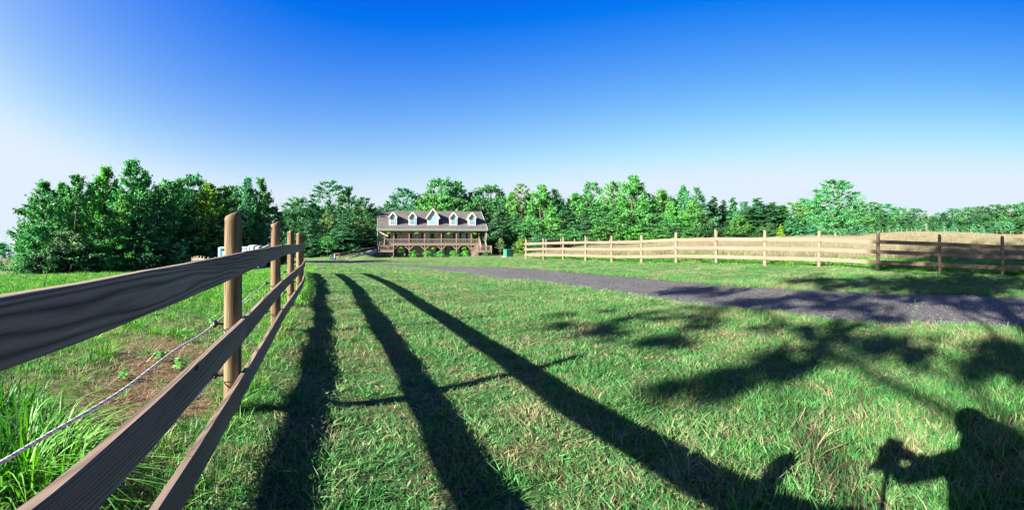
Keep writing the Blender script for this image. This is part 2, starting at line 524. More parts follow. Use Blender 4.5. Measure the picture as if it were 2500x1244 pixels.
DN = np.array([0, 4, 10, 18, 26, 35, 50, 70, 85, 100, 125, 160, 250, 600, 4500.0])
FLAT = [0, 0, 0, 0, 0, 0, 0, 0, 0, 0, 0, 0, 0, -3, -30]
COLS = [
    (-2206, FLAT), (-900, FLAT),
    (0,    [0, 0, -.03, -.17, -.9, -1.7, -3.0, -5.0, -6.2, -7.2, -8.2, -8.2, -8.9, -24, -180]),
    (320,  [0, 0, -.03, -.12, -.75, -1.5, -2.3, -3.2, -4, -4.5, -5, -6, -9, -22, -150]),
    (580,  [0, 0, 0, -.1, -.6, -1.2, -2.2, -3.0, -3.2, -3.4, -3.6, -4, -5, -15, -100]),
    (740,  [0, 0, 0, -.12, -.35, -.65, -1.2, -2.0, -1.75, -2.0, -2.2, -2.4, -4, -12, -80]),
    (850,  [0, 0, 0, -.12, -.4, -.7, -1.25, -2.0, -1.2, -1.2, -1.5, -2, -3, -10, -60]),
    (890,  [0, 0, 0, -.13, -.4, -.7, -1.2, -1.85, -1.0, -.8, -1.2, -2, -3, -10, -60]),
    (925,  [0, 0, 0, -.14, -.4, -.68, -1.18, -1.75, -2.04, -1.4, -1.4, -2, -3, -10, -60]),
    (1056, [0, 0, 0, -.15, -.4, -.65, -1.15, -1.66, -2.04, -2.0, -2.0, -2, -3, -8, -50]),
    (1250, [0, 0, 0, 0, -.08, -.22, -.75, -1.36, -1.7, -1.6, -1.4, -1.3, -2, -6, -40]),
    (1500, [0, 0, 0, .05, .0, .05, .2, .4, .6, .6, .6, .6, 0, -3, -30]),
    (1750, [0, 0, 0, .12, .27, .42, .7, .95, 1.15, 1.2, 1.2, 1.2, 1.2, 0, -30]),
    (2040, [0, 0, 0, .12, .36, .62, 1.0, 1.4, 1.68, 1.7, 1.6, 1.6, 1.6, 0, -30]),
    (2250, [0, 0, 0, 0, .3, .7, 1.3, 2.0, 2.45, 2.4, 2.3, 2.2, 2.2, 0, -30]),
    (2500, [0, 0, 0, -.15, .15, .55, 1.1, 1.55, 1.85, 1.8, 1.7, 1.7, 1.7, 0, -30]),
    (3300, FLAT), (4706, FLAT)]
CA = np.array([azp(c[0]) for c in COLS]); CA[0] = -math.pi; CA[-1] = math.pi
CZ = np.array([c[1] for c in COLS], float)

def gz(x, y):
    x = np.asarray(x, float); y = np.asarray(y, float)
    d = np.hypot(x, y); a = np.arctan2(x, y)
    i = np.clip(np.searchsorted(CA, a, 'right') - 1, 0, len(CA) - 2)
    t = np.clip((a - CA[i]) / (CA[i + 1] - CA[i]), 0, 1)
    t = t * t * (3 - 2 * t)
    j = np.clip(np.searchsorted(DN, d, 'right') - 1, 0, len(DN) - 2)
    s = np.clip((d - DN[j]) / (DN[j + 1] - DN[j]), 0, 1)
    z = (CZ[i, j] * (1 - s) + CZ[i, j + 1] * s) * (1 - t) + (CZ[i + 1, j] * (1 - s) + CZ[i + 1, j + 1] * s) * t
    w = np.exp(-(d / 45.0) ** 2)
    return z + w * (0.012 * np.sin(1.7 * x + .4) * np.cos(1.3 * y) + 0.01 * np.sin(3.1 * x + 2.2 * y) + 0.008 * np.cos(4.3 * y - 2.7 * x))

def G(x, y): return float(gz(x, y))

def unproj(px, py, dmin=1.5, dmax=140):
    """nearest ground point in the direction (px, py) of the panorama"""
    ds = np.geomspace(dmin, dmax, 1600)
    a = azp(px)
    yy = HOR + FPX * (EYE - gz(ds * math.sin(a), ds * math.cos(a))) / ds
    k = np.where(yy <= py)[0]
    d = ds[k[0]] if len(k) else dmax
    return d * math.sin(a), d * math.cos(a)

def at(px, d, z=None):
    x, y = pol(px, d)
    return Vector((x, y, G(x, y) if z is None else z))

# where the tall hay stands: beyond the pale fence, this side of the inner fence, up to the crest
RF0, RFD = np.array([15.86, 8.3]), np.array([-0.538, 0.843])
RFN = np.array([0.843, 0.538])
IF0, IFD = np.array([3.57, 46.9]), np.array([0.70, 0.714])
IFN = np.array([0.714, -0.70])

def sstep(a, b, x):
    t = np.clip((x - a) / (b - a), 0, 1)
    return t * t * (3 - 2 * t)

def hay_w(x, y):
    p = np.stack([x, y], -1)
    n1 = (p - RF0) @ RFN
    n2 = (p - IF0) @ IFN
    d = np.hypot(x, y)
    wob = 1.2 * np.sin(x * .5) + .9 * np.cos(y * .7 + x * .3)
    return sstep(4.5, 8.5, n1 + wob) * sstep(0.2, 1.0, n2) * sstep(101, 97, d) * (y > -8)

DIRT = [(-2.7, 2.5, .8, 1.0), (-3.2, 3.2, .8, 1.0), (-3.6, 4.0, .8, .95), (-4.2, 5.2, .5, .7), (-2.6, 3.6, .5, .7), (1.75, 1.85, .34, .6), (1.95, 2.1, .22, .5), (1.45, 1.6, .3, .5), (2.6, 2.5, .3, .4), (2.2, 3.4, .3, .35), (2.9, 1.5, .3, .5),
        (.6, 5.9, .35, .35), (1.15, 6.6, .4, .5), (-.4, 2.4, .3, .4), (-.25, 1.75, .35, .5), (-1.55, 5.0, .45, .45), (-1.0, 3.3, .35, .4)]
def dirt_w(x, y):
    w = np.zeros_like(np.asarray(x, float))
    for cx, cy_, r, s in DIRT:
        w = np.maximum(w, s * np.exp(-((x - cx) ** 2 + (y - cy_) ** 2) / (r * r)))
    return w

def build_ground():
    av = np.concatenate([np.linspace(-math.pi, -1.3, 60, endpoint=False), np.linspace(-1.3, 1.3, 400, endpoint=False), np.linspace(1.3, math.pi, 60, endpoint=False)])
    rv = np.concatenate([np.geomspace(0.4, 130, 190), np.geomspace(140, 4500, 40)])
    A, D = np.meshgrid(av, rv, indexing='ij')
    x, y = (D * np.sin(A)).ravel(), (D * np.cos(A)).ravel()
    z = gz(x, y)
    V_ = np.stack([x, y, z], 1)
    V_ = np.vstack([V_, [[0, 0, G(0, 0)]]])
    na, nr = len(av), len(rv)
    i = np.arange(na)[:, None]; j = np.arange(nr - 1)[None, :]
    i2 = (i + 1) % na
    F_ = np.stack([i * nr + j, i * nr + j + 1, i2 * nr + j + 1, i2 * nr + j], -1).reshape(-1, 4)
    me = mesh_np('ground', V_, F_, smooth=True)
    # small fan that closes the middle
    bm = bmesh.new(); bm.from_mesh(me); bm.verts.ensure_lookup_table()
    c = bm.verts[na * nr]
    for k in range(na):
        f = bm.faces.new((c, bm.verts[k * nr], bm.verts[((k + 1) % na) * nr])); f.smooth = True
    bm.normal_update()
    bmesh.ops.recalc_face_normals(bm, faces=bm.faces)
    up = sum(f.normal.z for f in bm.faces)
    if up < 0: bmesh.ops.reverse_faces(bm, faces=bm.faces)
    bm.to_mesh(me); bm.free()
    me.materials.append(M['ground'])
    ca = me.color_attributes.new('zone', 'FLOAT_COLOR', 'POINT')
    x, y = V_[:, 0], V_[:, 1]
    d, a = np.hypot(x, y), np.arctan2(x, y)
    col = np.zeros((len(V_), 4), np.float32); col[:, 3] = 1
    col[:, 0] = hay_w(x, y)
    col[:, 1] = dirt_w(x, y)
    col[:, 2] = sstep(150, 190, d) * (a < azp(500)) * (a > -1.6)
    ca.data.foreach_set('color', col.ravel())
    o = bpy.data.objects.new('ground', me)
    COL.objects.link(o)
    tag(o, kind='structure')
build_ground()

# gravel drive: paired edge points seen in the photograph, carried to the ground
NEAR = [(3300, 824), (2900, 824), (2700, 821), (2500, 810), (2300, 802), (2100, 791), (1900, 773), (1790, 760), (1700, 746), (1560, 728), (1400, 703), (1300, 691), (1200, 680), (1100, 666), (1040, 659), (960, 651), (900, 647.5), (850, 644), (815, 642), (785, 640.6), (740, 639.6), (690, 639.5)]
FARE = [(3300, 735), (2900, 738), (2700, 735), (2500, 727), (2310, 720), (2130, 714), (1960, 708), (1860, 703), (1790, 699), (1660, 689), (1520, 676), (1420, 667), (1310, 658.5), (1190, 652.5), (1110, 650), (1000, 647.3), (935, 644.5), (888, 641), (862, 637), (835, 634), (770, 635.6), (710, 636.6)]
def build_drive():
    P = [np.array(unproj(*p)) for p in NEAR]
    Q = [np.array(unproj(*p)) for p in FARE]
    def dens(L, n=14):
        out = []
        for k in range(len(L) - 1):
            p0, p1, p2, p3 = L[max(k - 1, 0)], L[k], L[k + 1], L[min(k + 2, len(L) - 1)]
            for t in np.linspace(0, 1, n, endpoint=False):
                out.append(.5 * ((2 * p1) + (p2 - p0) * t + (2 * p0 - 5 * p1 + 4 * p2 - p3) * t * t + (3 * p1 - p0 - 3 * p2 + p3) * t ** 3))
        out.append(L[-1]); return np.array(out)
    P, Q = dens(P), dens(Q)
    W = 13
    T = np.linspace(0, 1, W)
    X = P[:, None, :] * (1 - T)[None, :, None] + Q[:, None, :] * T[None, :, None]
    rng = np.random.default_rng(5)
    X[:, 0, :] += rng.normal(0, .03, X[:, 0, :].shape); X[:, -1, :] += rng.normal(0, .03, X[:, -1, :].shape)
    xy = X.reshape(-1, 2)
    rut = 0.025 - 0.02 * np.exp(-((T - .28) / .09) ** 2) - 0.02 * np.exp(-((T - .72) / .09) ** 2)
    rut[0] = rut[-1] = -.01
    z = gz(xy[:, 0], xy[:, 1]) + np.tile(rut, len(P)) + .012
    n = len(P)
    i = np.arange(n - 1)[:, None]; j = np.arange(W - 1)[None, :]
    F_ = np.stack([i * W + j, i * W + j + 1, (i + 1) * W + j + 1, (i + 1) * W + j], -1).reshape(-1, 4)
    me = mesh_np('driveway', np.column_stack([xy, z]), F_, smooth=True)
    me.materials.append(M['gravel'])
    at_ = me.attributes.new('track', 'FLOAT', 'POINT')
    at_.data.foreach_set('value', np.tile(np.exp(-((T - .28) / .11) ** 2) + np.exp(-((T - .72) / .11) ** 2), len(P)).astype(np.float32))
    bm = bmesh.new(); bm.from_mesh(me); bm.normal_update()
    if sum(f.normal.z for f in bm.faces) < 0: bmesh.ops.reverse_faces(bm, faces=bm.faces)
    bm.to_mesh(me); bm.free()
    o = bpy.data.objects.new('driveway', me); COL.objects.link(o)
    tag(o, kind='structure')
    return P, Q
DRP, DRQ = build_drive()
DRMID, DRHW = (DRP + DRQ) / 2, np.linalg.norm(DRP - DRQ, axis=1) / 2

def drive_dist(x, y):
    """metres outside the drive's edge (negative on it)"""
    out = np.full(len(x), 99.0)
    for k in range(0, len(DRMID), 2):
        dd = np.hypot(x - DRMID[k, 0], y - DRMID[k, 1])
        out = np.minimum(out, dd)
    # true width test against the edge polygon
    poly = np.vstack([DRP, DRQ[::-1]])
    inside = np.zeros(len(x), bool)
    j = len(poly) - 1
    for i in range(len(poly)):
        xi, yi, xj, yj = *poly[i], *poly[j]
        c = ((yi > y) != (yj > y))
        with np.errstate(divide='ignore', invalid='ignore'):
            c &= x < (xj - xi) * (y - yi) / (yj - yi) + xi
        inside ^= c; j = i
    e = np.full(len(x), 99.0)
    for L in (DRP, DRQ):
        for k in range(0, len(L)):
            e = np.minimum(e, np.hypot(x - L[k, 0], y - L[k, 1]))
    return np.where(inside, -e, e)

# ------------------------------------------------------------------ foliage
def rhombs(c, n, rng, size, aspect=0.6, fold=0.0):
    """leaf faces (rhombus) at centres c with normals n"""
    k = len(c)
    n = n / np.maximum(np.linalg.norm(n, axis=1, keepdims=True), 1e-6)
    r = rng.normal(size=(k, 3))
    t1 = np.cross(n, r); t1 /= np.maximum(np.linalg.norm(t1, axis=1, keepdims=True), 1e-6)
    t2 = np.cross(n, t1)
    s = size * rng.uniform(.65, 1.3, (k, 1))
    v = np.stack([c - t1 * s * .5, c - t2 * s * aspect * .5 + n * s * fold, c + t1 * s * .5, c + t2 * s * aspect * .5 + n * s * fold], 1).reshape(-1, 3)
    f = np.arange(4 * k).reshape(-1, 4)
    return v, f

def unit(rng, k):
    v = rng.normal(size=(k, 3))
    return v / np.linalg.norm(v, axis=1, keepdims=True)

PROFILES = {
    'oak':    lambda t: 1.0 * np.sqrt(np.maximum(0, 1 - (2 * t - .95) ** 2 / 1.15)) * (0.92 + .08 * np.sin(9 * t)),
    'poplar': lambda t: np.interp(t, [0, .15, .4, .65, .85, 1], [.55, .95, 1.0, .72, .40, .06]),
    'elm':    lambda t: np.interp(t, [0, .1, .3, .6, .85, 1], [.55, .8, 1.0, 1.0, .72, .25]),
    'shade':  lambda t: np.interp(t, [0, .05, .15, .27, .5, .8, 1], [.75, 1.0, 1.0, .84, .55, .32, .1]),
    'bush':   lambda t: np.interp(t, [0, .2, .5, .8, 1], [.8, 1.0, .95, .62, .15]),
    'loose':  lambda t: np.interp(t, [0, .2, .5, .8, 1], [.5, .8, 1.0, .7, .2]),
}
def make_crown(seed, kind, Hh, z0, rad, ncl, nl, leaf, cl=0.2, flat=0.8, lobes=4):
    rng = np.random.default_rng(seed)
    prof = PROFILES[kind]
    t = np.clip(rng.beta(1.15, 1.05, ncl), .01, .99)
    ang = rng.uniform(0, 2 * math.pi, ncl)
    ph = rng.uniform(0, 6.28, 3)
    lobe = 1 + .16 * np.sin(lobes * ang + ph[0] + 5 * t) + .1 * np.sin((lobes + 3) * ang + ph[1] - 7 * t)
    rr = rad * prof(t) * lobe * np.where(rng.random(ncl) < .72, rng.uniform(.72, 1.0, ncl), rng.uniform(.15, .7, ncl))
    cc = np.column_stack([rr * np.cos(ang), rr * np.sin(ang), z0 + t * (Hh - z0)])
    rc = rad * cl * rng.uniform(.6, 1.35, ncl) * (1.1 - .4 * t)
    idx = np.repeat(np.arange(ncl), nl)
    d = unit(rng, len(idx))
    q = np.minimum(np.abs(rng.normal(0, .55, (len(idx), 1))), 1.25)
    off = d * q * rc[idx, None]
    off[:, 2] *= flat
    ax = np.column_stack([np.cos(ang), np.sin(ang), np.full(ncl, 1.1 if kind == 'poplar' else .35)])
    ax /= np.linalg.norm(ax, axis=1, keepdims=True)
    off += ax[idx] * (rng.normal(0, .55, (len(idx), 1)) * rc[idx, None])
    pos = cc[idx] + off
    nrm = d * .5 + rng.normal(size=d.shape) * .6 + np.array([0, 0, .35])
    v, f = rhombs(pos, nrm, rng, leaf)
    var = .55 * rng.random(ncl)[idx] + .45 * rng.random(len(idx))
    return v, f, var, cc, rc

def make_layered(seed, Hh, z0, rad, layers, per, nl, leaf, droop=.18, taper=0.9, cone=True):
    """tiers of flat sprays on level branches (hemlock, pine, young conifer)"""
    rng = np.random.default_rng(seed)
    P, N, Vv, br = [], [], [], []
    for i in range(layers):
        t = i / max(1, layers - 1)
        z = z0 + (Hh - z0) * (t ** .95)
        R_ = rad * ((1 - taper * t) if cone else math.sqrt(max(.05, 1 - (1.6 * t - .75) ** 2))) * rng.uniform(.8, 1.12)
        for b in range(max(3, int(per * (1 - .55 * t)))):
            a = rng.uniform(0, 6.283); L = R_ * rng.uniform(.6, 1.08)
            zb = z + rng.normal(0, (Hh - z0) / layers * .25)
            br.append((a, L, zb))
            k = max(6, int(nl * L / rad))
            u = rng.uniform(.12, 1, k) ** .75
            w = rng.normal(0, .13, k) * L * (.35 + .65 * np.sin(np.pi * np.clip(u, 0, 1)))
            x = np.cos(a) * u * L - np.sin(a) * w
            y = np.sin(a) * u * L + np.cos(a) * w
            zz = zb - droop * L * u ** 2 + rng.normal(0, .05 * L + .03, k)
            P.append(np.column_stack([x, y, zz]))
            N.append(np.column_stack([rng.normal(0, .75, k), rng.normal(0, .75, k), np.ones(k)]) + np.column_stack([np.cos(a) * u, np.sin(a) * u, 0 * u]) * .5)
            Vv.append(.5 * rng.random() + .5 * rng.random(k))
    P, N, Vv = np.concatenate(P), np.concatenate(N), np.concatenate(Vv)
    v, f = rhombs(P, N, rng, leaf, .5)
    return v, f, Vv, br

def trunk_mb(rng, Hh, r0, cc=None, rc=None, limbs=10, top=.9, lean=.03):
    m = MB()
    pts, rads = [], []
    n = 8
    lx, ly = rng.normal(0, lean * Hh, 2)
    for i in range(n + 1):
        t = i / n
        pts.append((lx * t ** 2 + rng.normal(0, .012 * Hh * t), ly * t ** 2 + rng.normal(0, .012 * Hh * t), Hh * top * t - .15))
        rads.append(r0 * ((1.35 if i == 0 else 1.0) - .9 * t) + .012)
    m.tube(pts, rads, 8)
    if cc is not None:
        ids = rng.permutation(len(cc))[:limbs]
        for i in ids:
            c = cc[i]
            zs = max(.18 * Hh, min(c[2] * rng.uniform(.55, .8), Hh * .8))
            t = zs / (Hh * top)
            s = np.array([lx * t ** 2, ly * t ** 2, zs])
            mid = s * .5 + c * .5 + np.array([0, 0, .04 * Hh])
            m.tube([s, mid, c], [r0 * .42 * (1.1 - t), r0 * .26 * (1.1 - t), .015], 5, caps=False)
    return m

PROTO = {}
def new_mesh_obj(name, me, parent):
    o = bpy.data.objects.new(name, me)
    COL.objects.link(o); o.parent = parent
    return o

def make_proto(key):
    kind, seed = key
    rng = np.random.default_rng(seed * 17 + 3)
    name = {'oak': 'broadleaf_tree', 'poplar': 'broadleaf_tree', 'elm': 'broadleaf_tree', 'loose': 'broadleaf_tree', 'shade': 'broadleaf_tree', 'bush': 'bushy_tree', 'hemlock': 'hemlock_tree', 'pine': 'pine_tree', 'cone': 'young_conifer', 'shrub': 'shrub'}[kind]
    root = empty(name, (0, 0, 0))
    bark = M['bark']
    if kind in ('oak', 'poplar', 'elm', 'loose', 'bush', 'shade'):
        cfg = {'oak': (10, 2.2, 3.4, 120, 72, .30, .19, .7, 4), 'poplar': (10, 1.4, 2.2, 120, 68, .25, .21, 1.0, 3),
               'elm': (10, .9, 4.2, 250, 90, .27, .15, .5, 5), 'loose': (10, 2.6, 2.7, 80, 60, .26, .19, .6, 4),
               'bush': (5, .1, 2.2, 90, 70, .22, .24, .85, 4), 'shade': (10, 4.0, 3.7, 300, 40, .22, .085, .55, 5)}[kind]
        Hh, z0, rad, ncl, nl, leaf, cl, flat, lob = cfg
        v, f, var, cc, rc = make_crown(seed, kind, Hh, z0, rad, ncl, nl, leaf, cl, flat, lob)
        if kind == 'elm': bark = M['pale_bark']
        tm = trunk_mb(rng, Hh, {'bush': .06, 'shade': .10}.get(kind, .02 * Hh), cc, rc, {'oak': 14, 'poplar': 12, 'elm': 26, 'loose': 14, 'bush': 6, 'shade': 22}[kind])
    elif kind == 'hemlock':
        Hh = 10
        v, f, var, br = make_layered(seed, Hh, .5, 2.7, 22, 11, 60, .30, .16, .82)
        tm = trunk_mb(rng, Hh, .16, top=.98, lean=.005)
    elif kind == 'cone':
        Hh = 4
        v, f, var, br = make_layered(seed, Hh, .1, 1.25, 18, 15, 46, .26, -.12, .93)
        tm = trunk_mb(rng, Hh, .06, top=.97, lean=.004)
    elif kind == 'pine':
        Hh = 14
        v, f, var, br = make_layered(seed, Hh, 6.2, 2.1, 17, 12, 80, .42, -.10, .62, True)
        tm = trunk_mb(rng, Hh, .17, top=.98, lean=.008)
        for a, L, zb in br[::2]:
            tm.tube([(0, 0, zb - .2), (math.cos(a) * L * .8, math.sin(a) * L * .8, zb + .05)], [.05, .015], 4, caps=False)
        bark = M['pale_bark'] if seed % 2 else M['bark']
    elif kind == 'shrub':
        Hh = 1.5
        v, f, var, cc, rc = make_crown(seed, 'bush', Hh, .05, .72, 46, 70, .10, .32, .9, 5)
        tm = trunk_mb(rng, Hh, .02, cc, rc, 8)
    me = mesh_np('crown', v, f, var)
    me.materials.append(M['leaf'])
    cr = new_mesh_obj('crown', me, root)
    tr = tm.build('trunk', bark, root, smooth=True, fix=False)
    PROTO[key] = dict(root=root, H=Hh, used=False, width=2 * float(np.percentile(np.abs(v[:, :2]), 97)), top=float(v[:, 2].max()))
    return PROTO[key]

def plant(key, loc, height, width, color, rot=0.0, bark=None):
    p = PROTO.get(key) or make_proto(key)
    if p['used']:
        o = copy_tree(p['root'])
    else:
        o = p['root']; p['used'] = True
    sw, sh = width / p['width'], height / p['top']
    o.location = loc
    o.rotation_euler = (0, 0, rot)
    o.scale = (sw, sw, sh)
    for ch in o.children:
        if ch.name.startswith('crown'):
            ch.color = (*color, 1)
        elif bark is not None:
            ch.material_slots[0].link = 'OBJECT'; ch.material_slots[0].material = bark
    return o

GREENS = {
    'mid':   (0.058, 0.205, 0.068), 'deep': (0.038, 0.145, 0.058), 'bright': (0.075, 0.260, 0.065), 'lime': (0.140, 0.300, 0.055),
    'teal':  (0.048, 0.200, 0.090), 'pale': (0.150, 0.270, 0.110), 'blue': (0.085, 0.280, 0.150), 'pine': (0.052, 0.165, 0.080), 'yellow': (0.20, 0.36, 0.04)}

